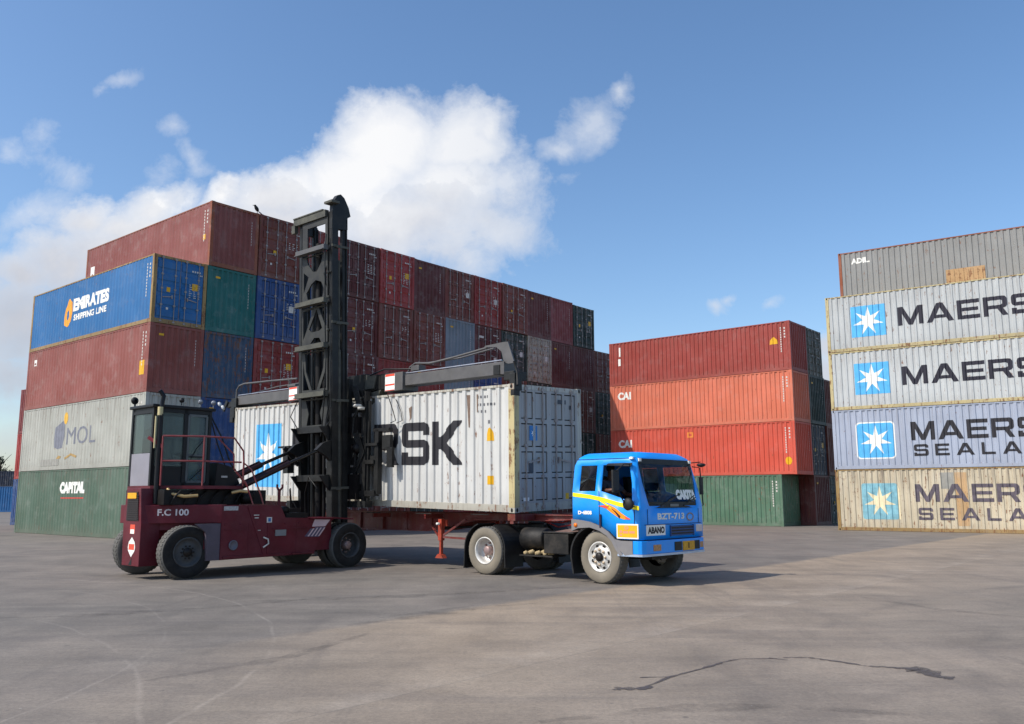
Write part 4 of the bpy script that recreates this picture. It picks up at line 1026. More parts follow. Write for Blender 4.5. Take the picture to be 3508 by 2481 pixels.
# FC 100 on the slanted flank
a0 = Vector((-.72,-.48)); a1 = Vector((.64,-1.30)); dd = (a1-a0).normalized(); nn = Vector((dd.y, -dd.x)); 
vs, fs, ww = font_tris('F.C 100', .03); k_ = .62/ww
mb = MB(); o0 = a0 + dd*.30
mb.add([((o0+dd*(a*k_)+nn*.006).x, (o0+dd*(a*k_)+nn*.006).y, 1.30+b*.14) for a, b in vs], fs); mb.build('lettering', simple('grey white lettering paint', (206,196,196), .6, 0, .25, 12), S, fixn=False)
# engine deck
mb = MB(); mb.box(-.45,2.0,-.85,.85,1.53,1.84); mb.box(2.05,3.2,-.5,.5,1.12,1.42); mb.box(2.4,3.0,-1.1,-.55,1.2,1.32)
for k in range(7): mb.tube([(-.3+.3*k,-.88,1.55),(-.25+.3*k,-.93,1.7),(-.1+.3*k,-.88,1.82)], .02, 6)
mb.lathe([(.001,-.1),(.12,-.1),(.13,.1),(.001,.1)], (1.45,-.95,1.66)); mb.lathe([(.001,-.1),(.09,-.1),(.09,.1),(.001,.1)], (2.5,-.85,1.38))
mb.build('engine', ENG, S)
mb = MB(); mb.tube([(-.3,-.7,1.86),(-.28,-.82,1.76),(-.05,-.95,1.70),(.2,-1.05,1.72)], .035, 8); mb.tube([(1.0,-1.05,1.78),(1.15,-1.15,1.82),(1.3,-1.2,1.80)], .035, 8); mb.build('pipe', simple('brass pipe', (190,160,110), .4, .5), S)
mb = MB(); mb.tube([(2.12,-1.2,1.5),(2.12,-1.2,1.82)], .035, 8); mb.tube([(2.12,-1.2,1.82),(2.06,-1.2,1.9),(2.06,-1.2,1.97)], .025, 6); mb.tube([(2.12,-1.2,1.82),(2.2,-1.2,1.9),(2.2,-1.2,1.97)], .025, 6); mb.build('lifting_lug', MAR, S)
# platform and rails
mb = MB(); mb.xy([(-.54,-.40),(.30,-1.08),(1.25,-1.08),(1.25,.62),(-.54,.62)], 1.86, 1.93); mb.build('platform', MAR, S)
RAIL = simple('maroon hand rail paint', (132,50,54), .45, 0, .1, 5, dust=.25)
mb = MB(); e = [(-.42,-.60),(.28,-1.06),(1.02,-1.06),(1.22,-1.06)]
for x, y in ((-.42,-.60),(.28,-1.06)): mb.tube([(x,y,1.93),(x,y,2.98)], .02, 8)
mb.tube([(-.42,-.60,2.98),(.28,-1.06,2.98),(1.0,-1.06,2.98),(1.24,-1.06,2.70),(1.26,-1.06,2.45),(1.26,-1.06,1.93)], .02, 8)
mb.tube([(-.42,-.60,2.45),(.28,-1.06,2.45),(1.2,-1.06,2.45)], .02, 8); mb.tube([(.62,-1.0,2.98),(.98,-1.1,2.62),(1.0,-1.1,2.3),(1.3,-1.15,1.93)], .016, 6)
mb.tube([(1.24,-1.06,2.45),(1.40,-1.15,2.3),(1.6,-1.25,1.75),(1.66,-1.28,1.52)], .018, 6); mb.tube([(1.0,-1.1,2.3),(1.25,-1.2,2.0),(1.4,-1.28,1.52)], .016, 6)
mb.build('hand_rail', RAIL, S)
mb = MB(); mb.bar((-.42,-.60,2.75),(-.62,-.35,2.95),.02,.07); mb.build('rail_bracket', simple('wine rail bracket', (120,30,44), .5), S)
# operator cab
CABG = glass('dusty cab glass', (.13,.16,.16,1), .12, .30); CABF = simple('black cab frame', (22,22,24), .5, .1, .2); CGREY = simple('pale grey cab panel', (140,138,146), .6, 0, .08, 3, dust=.2)
cx0, cx1, cy0, cy1, cz0, cz1 = -.52, .78, -.36, .56, 1.93, 3.60
mb = MB(); w = .034
for x in (cx0, cx1):
    for y in (cy0, cy1): mb.box(x-w, x+w, y-w, y+w, cz0, cz1)
mb.box(.16,.24,cy0-.03,cy0+.03,cz0,cz1)
for y in (cy0, cy1):
    mb.box(cx0+w,cx1-w,y-.03,y+.03,cz1-.09,cz1-.002); mb.box(cx0+w,cx1-w,y-.03,y+.03,cz0,cz0+.07)
mb.box(cx0-.03,cx0+.03,cy0+w,cy1-w,cz1-.12,cz1-.002)
mb.build('cab_frame', CABF, S)
mb = MB(); mb.box(cx0-.08,cx1+.1,cy0-.08,cy1+.08,cz1,cz1+.07); mb.build('cab_roof', CABF, S, .02)
mb = MB(); mb.box(cx0-.02,cx0+.02,cy0+w,cy1-w,cz0,2.62); mb.build('rear_panel', CGREY, S)
mb = MB(); mb.box(cx0-.01,cx0+.01,cy0+w,cy1-w,2.63,cz1-.12); mb.build('window', CABG, S)
mb = MB(); mb.box(cx0+w,.16,cy0-.008,cy0+.008,2.35,cz1-.09); mb.build('window', CABG, S)
mb = MB(); mb.box(.24,cx1-w,cy0-.008,cy0+.008,2.0,cz1-.09); d = mb.build('door', CABG, S)
mb = MB()
for a, b in (((.27,2.02),(.27,3.48)),((.70,2.02),(.70,3.48)),((.27,3.48),(.70,3.48)),((.27,2.02),(.70,2.02)),((.27,2.6),(.70,2.6))): mb.bar((a[0],cy0-.02,a[1]),(b[0],cy0-.02,b[1]),.03,.045)
mb.build('door_frame', simple('grey door frame', (96,100,100), .5, .2), d)
mb = MB(); mb.box(.32,.64,cy0-.05,cy0-.03,2.55,2.58); mb.tube([(.33,cy0-.06,2.5),(.45,cy0-.08,2.75),(.66,cy0-.06,2.98)],.012,6); mb.tube([(.33,cy0-.06,2.05),(.66,cy0-.06,2.35)],.012,6); mb.build('door_handle', HOSE, d)
mb = MB(); mb.box(cx1-.01,cx1+.01,cy0+w,cy1-w,2.05,cz1-.09); mb.build('window', CABG, S)
mb = MB(); mb.box(cx0+w,cx1-w,cy1-.008,cy1+.008,2.35,cz1-.09); mb.build('window', CABG, S)
mb = MB(); mb.box(cx0+w,.16,cy0-.01,cy0+.01,cz0+.07,2.34); mb.box(cx0+w,cx1-w,cy1-.01,cy1+.01,cz0+.07,2.34); mb.build('cab_panel', CABF, S)
mb = MB(); mb.box(-.35,.1,-.12,.32,2.1,2.35); mb.box(-.42,-.3,-.12,.32,2.35,2.95); mb.lathe([(.001,-.05),(.1,-.04),(.13,0),(.1,.04),(.001,.05)], (-.36,.1,3.08)); mb.build('seat', DARKIN, S, .03)
mb = MB(); mb.tube([(.45,.1,2.0),(.38,.1,2.62)], .03, 8); mb.tube([(.36+.08*math.cos(a), .1+.19*math.sin(a), 2.65+.03*math.cos(a)) for a in [2*math.pi*k/18 for k in range(19)]], .014, 6); mb.build('steering_wheel', CABF, S)
mb = MB(); mb.xz([(.9,1.93),(1.5,1.55),(1.55,1.93),(1.35,2.35),(.95,2.45)], -.5, .2); mb.build('console', CABF, S)
mb = MB(); mb.box(1.05,1.2,-.512,-.502,2.12,2.16); mb.build('console_badge', WHITEMARK, S)
mb = MB(); mb.tube([(cx1+.06,-.3,3.5),(cx1+.30,-.42,3.0),(cx1+.42,-.6,2.45),(cx1+.75,-.75,1.95)], .02, 6); mb.tube([(cx1+.1,-.2,3.5),(cx1+.25,-.3,2.9),(cx1+.5,-.4,2.2)], .015, 6); mb.build('cable', HOSE, S)
# exhaust stack in front of the cab corner (rear right)
mb = MB(); mb.tube([(-.46,-.52,1.55),(-.46,-.52,3.45)], [.055,.055], 12); mb.tube([(-.46,-.52,3.45),(-.44,-.52,3.72),(-.42,-.52,3.84),(-.50,-.50,3.96)], [.05,.05,.05,.045], 10); mb.build('exhaust_pipe', simple('sooty exhaust steel', (34,34,38), .35, .6, .3, 4), S)
mb = MB(); mb.tube([(-.55,-.50,2.72),(-.55,-.50,3.4)], .02, 8); mb.tube([(-.47,-.52,3.42),(-.47,-.52,3.60)], .058, 10); mb.build('exhaust_shield', simple('cream heat shield', (200,186,140), .6), S)
mb = MB(); mb.tube([(-.55,.5,3.55),(-.55,.5,3.75)],.02,6); mb.lathe([(.03,-.03),(.075,-.01),(.085,.02),(.06,.03),(.001,.03)], (-.55,.5,3.80), n=16); mb.build('mirror', CABF, S)
for x, y in ((.05,-.42),(.5,-.42),(.8,-.45)):
    mb = MB(); mb.tube([(x,y,3.68),(x,y,3.74)],.012,6); mb.lathe([(.001,-.05),(.05,-.03),(.055,.01),(.04,.03),(.001,.032)], (x,y,3.79), n=12); mb.build('work_lamp', simple('work lamp', (120,124,130), .2) if x != .05 else CABF, S)
# tilt cylinders
for y in (-.62, .55):
    mb = MB(); mb.tube([(1.35,y,1.86),(2.75,y,2.48)], .075, 12); mb.tube([(2.75,y,2.48),(3.85,y,2.93)], .042, 10, 1); mb.box(1.2,1.42,y-.08,y+.08,1.5,1.92); mb.tube([(1.5,y,2.02),(2.7,y,2.56)], .018, 6); mb.build('tilt_cylinder', [simple('maroon black cylinder', (44,26,28), .4, .2), simple('chromed rod', (60,58,56), .25, .8)], S)
# mast
MM = Matrix.Translation((4.06,0,1.0)) @ Matrix.Rotation(R(-2.0), 4, 'Y')
def mast(name, mb, mat, bevel=0): mb.apply(MM); return mb.build(name, mat, S, bevel)
ZT = 8.05
for s in (-1, 1):
    y0, y1 = (-.70,-.60) if s < 0 else (.60,.70)
    mb = MB(); mb.box(-.04,.12,y0,y1,-.55,ZT); mb.box(-.055,.135,min(y0,y0)-.012,y0+.02,-.5,ZT-.02); mb.box(-.055,-.03,y0-.0,y1+(.12 if s < 0 else 0)-(0 if s < 0 else 0),-.5,ZT-.03); mast('outer_rail', mb, STEEL)
    mb = MB(); yi0, yi1 = (-.66,-.57) if s < 0 else (.57,.66)
    mb.box(.30,.42,yi0-.02,yi1,-.35,ZT-.15); mb.box(.40,.43,yi0-.05,yi1+.02,-.35,ZT-.2); mast('inner_rail', mb, STEEL)
    mb = MB(); yc = s*.63; mb.tube([(.21,yc,-.4),(.21,yc,4.4)], .055, 12); mb.tube([(.21,yc,4.4),(.21,yc,6.75)], .035, 10); mast('lift_cylinder', mb, OLV if s < 0 else STEEL)
    mb = MB(); mb.xz([(-.06,ZT-.28),(-.02,ZT+.22),(.12,ZT+.42),(.22,ZT+.46),(.34,ZT+.38),(.48,ZT+.14),(.54,ZT-.08),(.44,ZT-.14),(.44,ZT-.46),(.08,ZT-.50),(-.06,ZT-.50)], s*.64-.07, s*.64+.07) if s < 0 else mb.xz([(-.06,ZT-.28),(-.02,ZT+.05),(.42,ZT+.05),(.42,ZT-.4),(.08,ZT-.4)], s*.64-.06, s*.64+.06)
    mast('head_bracket', mb, STEEL)
mb = MB(); mb.box(-.14,-.02,-.52,.86,ZT-.16,ZT+.02); mb.box(-.16,0,-.42,.86,ZT+.021,ZT+.05); mb.box(-.16,.1,-.82,-.50,ZT+.16,ZT+.22); mb.box(-.16,-.05,.78,.92,ZT-.36,ZT-.14); mast('head_beam', mb, [OLV])
def bw(z): return MB().box(-.26,-.12,-.62,.60,z-.065,z+.065).box(-.30,-.26,-.62,.60,z-.065,z-.045)
BARS = [7.05, 5.66, 4.50, 3.27]
for z in BARS: mast('cross_bar', bw(z), OLV if z != 7.05 else GSTEEL)
for z in (2.42, 1.20):
    mb = MB(); mb.box(-.20,.0,-.6,.6,z-.12,z+.04); mb.xz([(-.36,z+.02),(.0,z+.02),(.0,z-.35),(-.08,z-.35)], .58, .62); mb.xz([(-.36,z+.02),(.0,z+.02),(.0,z-.35),(-.08,z-.35)], -.62, -.58); mast('cross_bar', mb, STEEL)
# web plates between the cross bars with pear shaped openings
def web(z0, z1, holes):
    mb = MB(); mb.yz([(-.56,z0),(.52,z0),(.52,z1),(-.56,z1)], -.09, -.05, 0, holes); return mast('web_plate', mb, STEELW)
STEELW = simple('grey web plate', (48,48,48), .6, .2, .25, 3, .4, dust=.3, dustcol=(.12,.12,.09,1))
web(5.75, 6.96, [[(-.36,6.93),(.34,6.93),(.28,6.75),(.06,6.52),(-.1,6.50),(-.30,6.72)], [(-.34,5.80),(-.42,5.98),(-.30,6.2),(-.06,6.28),(.12,6.2),(.34,5.98),(.28,5.80)], [(.46,6.55),(.46,6.0),(.40,6.1),(.24,6.4)], [(-.53,6.6),(-.53,6.0),(-.46,6.15),(-.40,6.4)]])
web(4.60, 5.57, [[(-.10,5.50),(-.34,4.98),(-.2,4.92),(.12,4.92),(.22,5.0)], [(-.3,4.62),(-.22,4.74),(0,4.76),(.16,4.62)], [(.47,5.5),(.47,4.75),(.40,4.85),(.02,5.53)], [(-.52,5.52),(-.52,5.05),(-.48,5.0),(-.2,5.53)]])
web(3.36, 4.41, [[(-.42,4.38),(.38,4.38),(.34,3.9),(.08,3.40),(-.12,3.40),(-.40,3.95)], [(.46,4.2),(.46,3.42),(.2,3.42),(.40,3.85)], [(-.51,4.2),(-.51,3.42),(-.24,3.42),(-.46,3.85)]])
web(2.46, 3.18, [[(-.40,3.14),(.34,3.14),(.22,2.8),(.30,2.5),(-.36,2.5),(-.26,2.8)]])
mb = MB(); mb.yz([(-.56,7.14),(.52,7.14),(.52,7.88),(-.56,7.88)], -.09, -.05, 0, [[(-.46,7.16),(.30,7.16),(.30,7.72),(-.46,7.72)]]); mast('web_plate', mb, STEELW)
mb = MB(); mb.tube([(.12,.06,-.4),(.12,.06,7.3)], .10, 12); mb.tube([(.12,-.16,-.4),(.12,-.16,7.0)], .045, 8); mb.box(.02,.2,-.30,.22,-.4,.1); mast('centre_cylinder', mb, ENG)
mb = MB()
for y in (-.40,.34): mb.tube([(.16,y,-.2),(.16,y,ZT-.3)], .018, 5); mb.tube([(.19,y+.05,-.2),(.19,y+.05,ZT-.3)], .018, 5)
mast('lift_chain', mb, ENG)
for z in (7.1, 5.1, 3.1, .9, -.3):
    mb = MB(); mb.box(-.07,.46,-.735,-.702,z-.03,z+.03); mb.box(.05,.2,-.76,-.735,z-.05,z+.02); mast('guide_bracket', mb, OLV)
for z in (6.4, 5.75, 4.9):
    mb = MB(); mb.lathe([(.001,-.03),(.035,-.02),(.035,.02),(.001,.03)], (-.1,-.60,z), n=8); mast('roller', mb, OLV)

mb = MB()
for k in range(3): mb.tube([(-.15,-.58+.03*k,7.4-.1*k),(-.22,-.62,6.8),(-.16,-.55,6.2),(-.20,-.60,5.2),(-.14,-.57,4.2),(-.22,-.62,3.2),(-.16,-.4,2.2)], .016, 6)
for k in range(4): mb.tube([(.46,-.45+.06*k,6.6-.3*k),(.50,-.5+.05*k,5.0),(.44,-.4+.07*k,3.4),(.5,-.5+.06*k,1.6),(.3,-.3,.2)], .017, 6)
for k in range(3): mb.tube([(-.12,-.74+.02*k,5.2-.5*k),(-.16,-.78,4.3-.4*k),(-.10,-.74,3.4-.4*k),(-.2,-.6,2.4)], .013, 5)
mb.tube([(-.1,.1,-.3),(-.5,.3,.6),(-.6,.4,-.1),(-.35,.1,-.25),(-.15,-.2,-.2)], .018, 6); mb.tube([(-.2,-.3,.9),(-.3,-.1,1.2),(-.2,.2,.8),(-.25,.1,.0)], .015, 6)
mast('hose', mb, HOSE)
mb = MB(); mb.box(-.35,-.15,.75,.95,1.3,2.0); mb.box(-.4,-.1,.62,1.1,1.95,2.0); mb.box(-.3,.0,.70,.85,.1,.6); mb.bar((-.3,.7,.9),(-.1,.9,.2),.03,.1); mb.bar((-.55,.62,1.95),(-.1,.62,1.5),.05,.1); mast('mast_bracket', mb, STEEL)
# yoke where the tilt cylinders meet the mast
mb = MB()
for y in (-.62, .55):
    mb = MB(); mb.xz([(-.5,1.85),(-.30,2.02),(-.02,2.1),(-.02,1.55),(-.2,1.7)], y-.06, y+.06); mast('tilt_bracket', mb, STEEL)
# carriage in front of the mast
mb = MB()
for s in (-1, 1):
    mb.box(4.50,4.62,s*.56-.05,s*.56+.05,1.9,4.7); 
    mb.box(4.62,4.74,s*1.12-.06,s*1.12+.06,1.55,4.35)
for z in (1.75, 2.35, 3.1, 3.9, 4.3): mb.box(4.60,4.72,-1.05,1.05,z-.08,z+.08)
mb.box(4.55,4.78,-1.3,-.6,1.42,1.58); mb.box(4.62,4.80,-1.62,-1.18,2.95,3.02); mb.box(4.66,4.74,-1.25,-1.18,1.5,4.1); mb.box(4.7,4.8,-1.55,-1.2,2.45,2.7)
mb.box(4.66,4.80,-1.62,-1.48,1.75,3.35); mb.box(4.66,4.80,-2.0,-1.40,3.30,3.38); mb.box(4.70,4.80,-2.02,-1.72,2.86,3.2); mb.xz([(4.70,2.4),(4.78,2.4),(4.78,2.9),(4.70,2.9)], -2.1, -1.9); mb.box(4.62,4.78,-1.55,-1.0,1.7,1.84); mb.box(4.62,4.78,-1.5,-.6,2.5,2.6)
mb.box(4.7,4.82,1.2,1.75,3.0,3.08); mb.box(4.72,4.8,1.2,1.6,1.9,2.0)
mb.build('carriage', STEEL, S)
mb = MB()
for y in (-1.0,-.75): mb.tube([(4.66,y,2.0),(4.66,y,2.9)], .06, 10); mb.tube([(4.66,y,3.2),(4.66,y,4.2)], .035, 8)
mb.box(4.5,4.7,-1.0,-.6,1.62,2.25); mb.box(4.5,4.68,-.95,-.62,3.3,3.7); mb.lathe([(.001,-.1),(.12,-.08),(.14,0),(.12,.08),(.001,.1)], (4.6,-.9,2.9), n=12)
mb.build('side_shift_gear', ENG, S)
mb = MB()
for k in range(5): mb.tube([(4.5,-.75-.04*k,4.5),(4.55,-.9-.05*k,4.0),(4.5,-.8,3.3+.1*k),(4.6,-1.0-.04*k,2.8),(4.58,-.8,2.2)], .02, 6)
mb.tube([(4.7,-1.9,4.2),(4.75,-2.05,3.8),(4.78,-2.12,3.55),(4.76,-1.95,3.5)], .012, 6); mb.tube([(4.7,1.9,4.3),(4.7,2.2,3.9),(4.7,1.7,3.4),(4.7,1.4,3.2)], .015, 6)
mb.build('hose', HOSE, S)
mb = MB(); mb.lathe([(.02,-.02),(.10,-.02),(.13,.02),(.10,.06),(.001,.06)], (4.5,-.98,3.95), 'z', 12); mb.lathe([(.001,-.02),(.09,-.02),(.1,.05),(.001,.06)], (4.5,-1.12,3.88), 'z', 12); mb.build('accumulator', simple('dusty white accumulator', (190,186,176), .5, 0, .2), S)
# spreader, laid out along the container (trailer axes), then brought into the machine's axes
SPM = (Matrix.Translation((-7.619, 19.198, 0)) @ Matrix.Rotation(SH, 4, 'Z')).inverted() @ (Matrix.Translation((DX, DY, 0)) @ Matrix.Rotation(DHD, 4, 'Z'))
def spr(name, mb, mat, bevel=0): mb.apply(SPM); return mb.build(name, mat, S, bevel)
mb = MB(); mb.box(4.35,8.5,-.42,.06,4.40,4.80); mb.box(5.2,7.8,-.6,.10,4.34,4.86); spr('spreader_housing', mb, STEEL, .01)
for (x0, x1, z0, z1, z2, z3, nm) in ((.30,4.35,4.36,4.68,4.44,4.72,'telescopic_beam'),(8.5,11.75,4.48,4.84,4.46,4.76,'telescopic_beam')):
    mb = MB()
    if x0 < 1: a, b = (x0, 4.39), (x1, 4.44)
    else: a, b = (x0, 4.47), (x1, 4.52)
    mb.xz([(x0,a[1]),(x1,b[1]),(x1,b[1]+.27),(x0,a[1]+.29)], -.36, .02); spr(nm, mb, GSTEEL, .008)
    mb = MB(); mb.tube([(x0+.1,-.02,a[1]+.33),(x1,-.02,b[1]+.31)], .018, 8); spr('guide_rod', mb, simple('bright guide rod', (170,172,180), .3, .6))
for x0, x1, z0, z1 in ((3.90,4.42,4.34,4.76),(8.35,8.82,4.43,4.80)):
    mb = MB(); mb.box(x0-.18,x1,-.44,.085,z0-.02,z1+.02); spr('beam_collar', mb, GSTEEL, .01)
    mb = MB(); y = .0875; h = z1-z0
    lo, hi = (x0+.12, x1-.02) if x0 < 5 else (x0+.02, x1-.05)
    mb.add([(lo,y,z0),(hi,y,z0),(hi,y,z1),(lo,y,z1)], [(0,1,2,3)], 0)
    for f0, f1 in ((.0,.04),(.30,.40),(.86,1.0)): mb.add([(lo+.01,y+.002,z0+h*f0),(hi-.01,y+.002,z0+h*f0),(hi-.01,y+.002,z0+h*f1),(lo+.01,y+.002,z0+h*f1)], [(0,1,2,3)], 1)
    spr('reflector_board', mb, [simple('reflective white board', (250,246,236), .35), REDW])
# right end frame: fin, rail and twist lock head
mb = MB()
mb.xz([(.02,4.62),(.20,4.62),(.34,4.66),(.42,4.92),(.58,5.04),(.95,5.08),(.95,5.11),(.34,5.13),(.22,5.12)], -.06, -.02); spr('end_plate', mb, GSTEEL)
mb = MB(); mb.tube([(.9,-.1,5.08),(2.0,-.1,4.98),(2.9,-.1,4.92),(3.45,-.1,4.98),(3.65,-.1,4.90),(3.72,-.1,4.78)], .028, 8); mb.tube([(.9,-.28,5.08),(2.0,-.28,4.98),(3.45,-.28,4.98),(3.65,-.28,4.8)], .022, 8); mb.box(3.3,3.6,-.3,-.08,4.8,4.93); spr('hose_rail', mb, GSTEEL)
mb = MB(); mb.box(.0,.30,-.40,.03,4.25,4.44); mb.box(-.08,.08,-.16,.08,4.0,4.38); mb.box(-.07,.04,-.10,.09,3.88,4.02); mb.tube([(.0,.0,4.64),(-.1,.02,4.4),(-.14,.05,4.1)], .03, 6); mb.xz([(.42,4.38),(.62,4.40),(.62,4.62),(.42,4.62)], -.38, .04); spr('twist_lock_head', mb, STEEL, .012)
mb = MB(); mb.box(11.70,12.0,-.5,.09,4.40,4.74); mb.box(11.75,12.0,-.2,.12,4.12,4.45); mb.box(11.8,11.98,-.1,.13,3.98,4.14); spr('twist_lock_head', mb, STEEL, .012)
mb = MB(); mb.tube([(11.95,-.06,4.74),(11.95,-.06,5.02),(11.8,-.06,5.14),(11.5,-.06,5.18),(10.0,-.06,5.13),(8.6,-.06,5.07)], .03, 8); mb.tube([(11.78,-.3,4.86),(10.0,-.3,4.98),(8.8,-.3,4.98)], .02, 6); mb.tube([(9.0,-.06,5.08),(9.0,-.06,4.8)], .025, 6); mb.box(8.6,9.0,-.2,.0,4.86,4.92); spr('hose_rail', mb, GSTEEL)
mb = MB(); mb.bar((12.0,-.1,4.62),(12.45,-.1,4.56),.16,.16); mb.bar((12.4,0,4.70),(12.62,0,4.40),.04,.12); spr('lamp_bracket', mb, STEEL)
for x, z in ((12.78,4.62),(12.55,4.50)):
    mb = MB(); mb.lathe([(.001,-.06),(.07,-.05),(.10,0),(.07,.05),(.001,.055)], (0,0,0), n=12); mb.apply(Matrix.Translation((x,.05,z)) @ Matrix.Rotation(R(40),4,'Y') @ Matrix.Scale(.45,4,(1,0,0))); spr('work_lamp', mb, simple('pale lamp glass', (180,184,186), .2))
mb = MB(); mb.xz([(4.6,4.40),(5.0,4.36),(5.0,4.02),(4.85,4.1)], -.2, .05); mb.xz([(7.9,4.36),(8.3,4.42),(8.1,4.1),(7.95,3.95)], -.2, .05); mb.xz([(4.75,4.78),(5.3,4.84),(5.2,4.45),(4.85,4.45)], .05, .1); spr('gusset', mb, OLV)
mb = MB(); mb.tube([(8.2,.1,4.3),(8.0,.1,3.9),(7.6,.08,3.45),(7.2,.08,3.3)], .014, 6); mb.tube([(3.95,.1,4.1),(3.75,.1,3.8),(3.68,.1,3.55),(3.9,.1,3.5)], .01, 6); mb.tube([(5.0,.1,4.8),(4.4,.12,4.9),(3.6,-.1,4.85)], .02, 6); spr('cable', mb, HOSE)

# ---------------------------------------------------------------- ground
t = NT('worn yard asphalt'); tc = t.n('ShaderNodeTexCoord'); P_ = tc.outputs['Object']
sx = t.n('ShaderNodeSeparateXYZ'); t.l(P_, sx.inputs[0])
big = t.noise(P_, .12, 5, .6); med = t.noise(P_, .8, 7, .62); fine = t.noise(P_, 9, 8, .7)
st = t.noise(t.map(P_, (.22, 1.5, 1), rot=(0,0,R(12))), 1.0, 7, .65, .6); st2 = t.noise(t.map(P_, (.9, .16, 1), rot=(0,0,R(-38))), 1.3, 7, .65, .8); st3 = t.noise(t.map(P_, (.18, 1.3, 1), rot=(0,0,R(-20))), 1.6, 8, .7, 1.2)
# seam between greyer and browner pours: signed distance to the line (-3,10.9)-(11.1,27.5)
dx, dy = 11.1+3.0, 27.5-10.9; ln = math.hypot(dx, dy); nx, ny = dy/ln, -dx/ln; c0 = -(-3*nx + 10.9*ny)
sd = t.math('ADD', t.math('ADD', t.math('MULTIPLY', sx.outputs[0], nx), t.math('MULTIPLY', sx.outputs[1], ny)), c0)
sdw = t.math('ADD', sd, t.math('MULTIPLY', t.math('SUBTRACT', t.noise(P_, .9, 5, .7), .5), .55))
side_m = t.ramp(t.math('ADD', t.math('MULTIPLY', sdw, 1.6), .5, True), [(.3, 0), (.7, 1)])
patch_fade = t.math('MULTIPLY', t.ramp(t.math('MULTIPLY', t.math('ADD', sd, 0), .14, True), [(0, .8), (.9, .2)]), t.ramp(t.math('ADD', t.math('MULTIPLY', sx.outputs[0], .16), .62, True), [(0, 0), (.5, 1)]))
grey = t.mix(t.ramp(med, [(.3, 0), (.72, 1)]), (.150,.139,.128,1), (.225,.207,.188,1))
brown = t.mix(t.ramp(med, [(.3, 0), (.72, 1)]), (.245,.206,.165,1), (.355,.303,.248,1))
violet = t.mix(t.ramp(med, [(.3, 0), (.7, 1)]), (.185,.163,.146,1), (.265,.235,.210,1))
base = t.mix(t.math('MULTIPLY', side_m, patch_fade), t.mix(t.ramp(big, [(.40, 0), (.62, 1)]), grey, violet), brown)
base = t.mix(t.math('MULTIPLY', t.ramp(st, [(.48, 0), (.68, 1)]), .36), base, (.105,.098,.10,1))
base = t.mix(t.math('MULTIPLY', t.ramp(st2, [(.52, 0), (.68, 1)]), .34), base, (.11,.102,.10,1))
base = t.mix(t.math('MULTIPLY', t.ramp(st3, [(.54, 0), (.72, 1)]), .26), base, (.34,.31,.27,1))
base = t.mix(t.math('MULTIPLY', t.ramp(t.noise(t.map(P_, (.35, 1.6, 1)), 3.0, 8, .72), [(.60, 0), (.72, 1)]), .30), base, (.38,.35,.31,1))
base = t.mix(t.math('MULTIPLY', t.ramp(fine, [(.45, 0), (.75, 1)]), .30), base, (.10,.092,.088,1))
# curved tyre scuffs: thin rings about several turning centres
for cx, cy, r0, w, amt, colr in ((-14,8,11.6,.035,.45,(.40,.37,.34,1)), (-14,8,10.3,.03,.28,(.38,.35,.32,1)), (18,2,15.2,.22,.35,(.09,.085,.085,1)), (18,2,17.1,.22,.28,(.09,.085,.085,1)), (2,30,17.5,.25,.30,(.10,.095,.09,1)), (2,30,15.4,.25,.25,(.10,.095,.09,1)), (-30,30,31,.2,.25,(.11,.1,.1,1)), (9,22,7.4,.12,.35,(.12,.105,.09,1)), (-9,30,16.5,.3,.22,(.1,.095,.09,1)), (26,24,15.2,.2,.25,(.11,.1,.095,1)), (-16,2,14.2,.04,.3,(.38,.35,.32,1)), (12,-4,14.8,.18,.25,(.10,.09,.09,1))):
    v_ = t.n('ShaderNodeVectorMath', operation='DISTANCE'); t.l(P_, v_.inputs[0]); v_.inputs[1].default_value = (cx, cy, 0)
    d_ = t.math('ABSOLUTE', t.math('SUBTRACT', t.math('ADD', v_.outputs['Value'], t.math('MULTIPLY', t.noise(P_, .5, 2), .25)), r0))
    m_ = t.math('SUBTRACT', 1, t.math('DIVIDE', d_, w), True)
    m_ = t.math('MULTIPLY', m_, t.math('MULTIPLY', t.ramp(t.noise(P_, .45, 5, .7), [(.42, 0), (.6, 1)]), amt))
    base = t.mix(m_, base, colr)
# joints between pours
for off, wd, cc in ((0.0,.018,(.13,.12,.115,1)), (3.55,.02,(.15,.14,.13,1))):
    d_ = t.math('ABSOLUTE', t.math('SUBTRACT', sd, off)); m_ = t.math('SUBTRACT', 1, t.math('DIVIDE', d_, wd), True)
    base = t.mix(t.math('MULTIPLY', m_, .5), base, cc)
d_ = t.math('SUBTRACT', sd, 3.55); m_ = t.math('MULTIPLY', t.math('MULTIPLY', t.ramp(t.math('ADD', t.math('MULTIPLY', d_, -1.2), 0, True), [(0, 1), (1, 0)]), t.math('LESS_THAN', d_, 0)), t.ramp(t.noise(P_, 1.3, 6, .7), [(.45, 0), (.65, 1)]))
base = t.mix(t.math('MULTIPLY', m_, .45), base, (.36,.33,.30,1))
tint = t.mix(t.math('MULTIPLY', side_m, patch_fade), t.mix(t.ramp(sd, [(0, 0), (1, 1)]), (.92,.89,.84,1), (1.04,.985,.915,1)), (1.16,1.05,.905,1))
base = t.mix(1.0, base, tint, 'MULTIPLY')
blot = t.ramp(t.noise(P_, .35, 6, .65, .5), [(.36, (.88,.88,.88,1)), (.5, (1,1,1,1)), (.66, (1.07,1.06,1.04,1))])
base = t.mix(1.0, base, blot, 'MULTIPLY')
grit = t.ramp(t.noise(P_, 26, 8, .85), [(.34, (.66,.66,.66,1)), (.5, (1,1,1,1)), (.64, (1.26,1.25,1.22,1))])
base = t.mix(.8, base, grit, 'MULTIPLY')
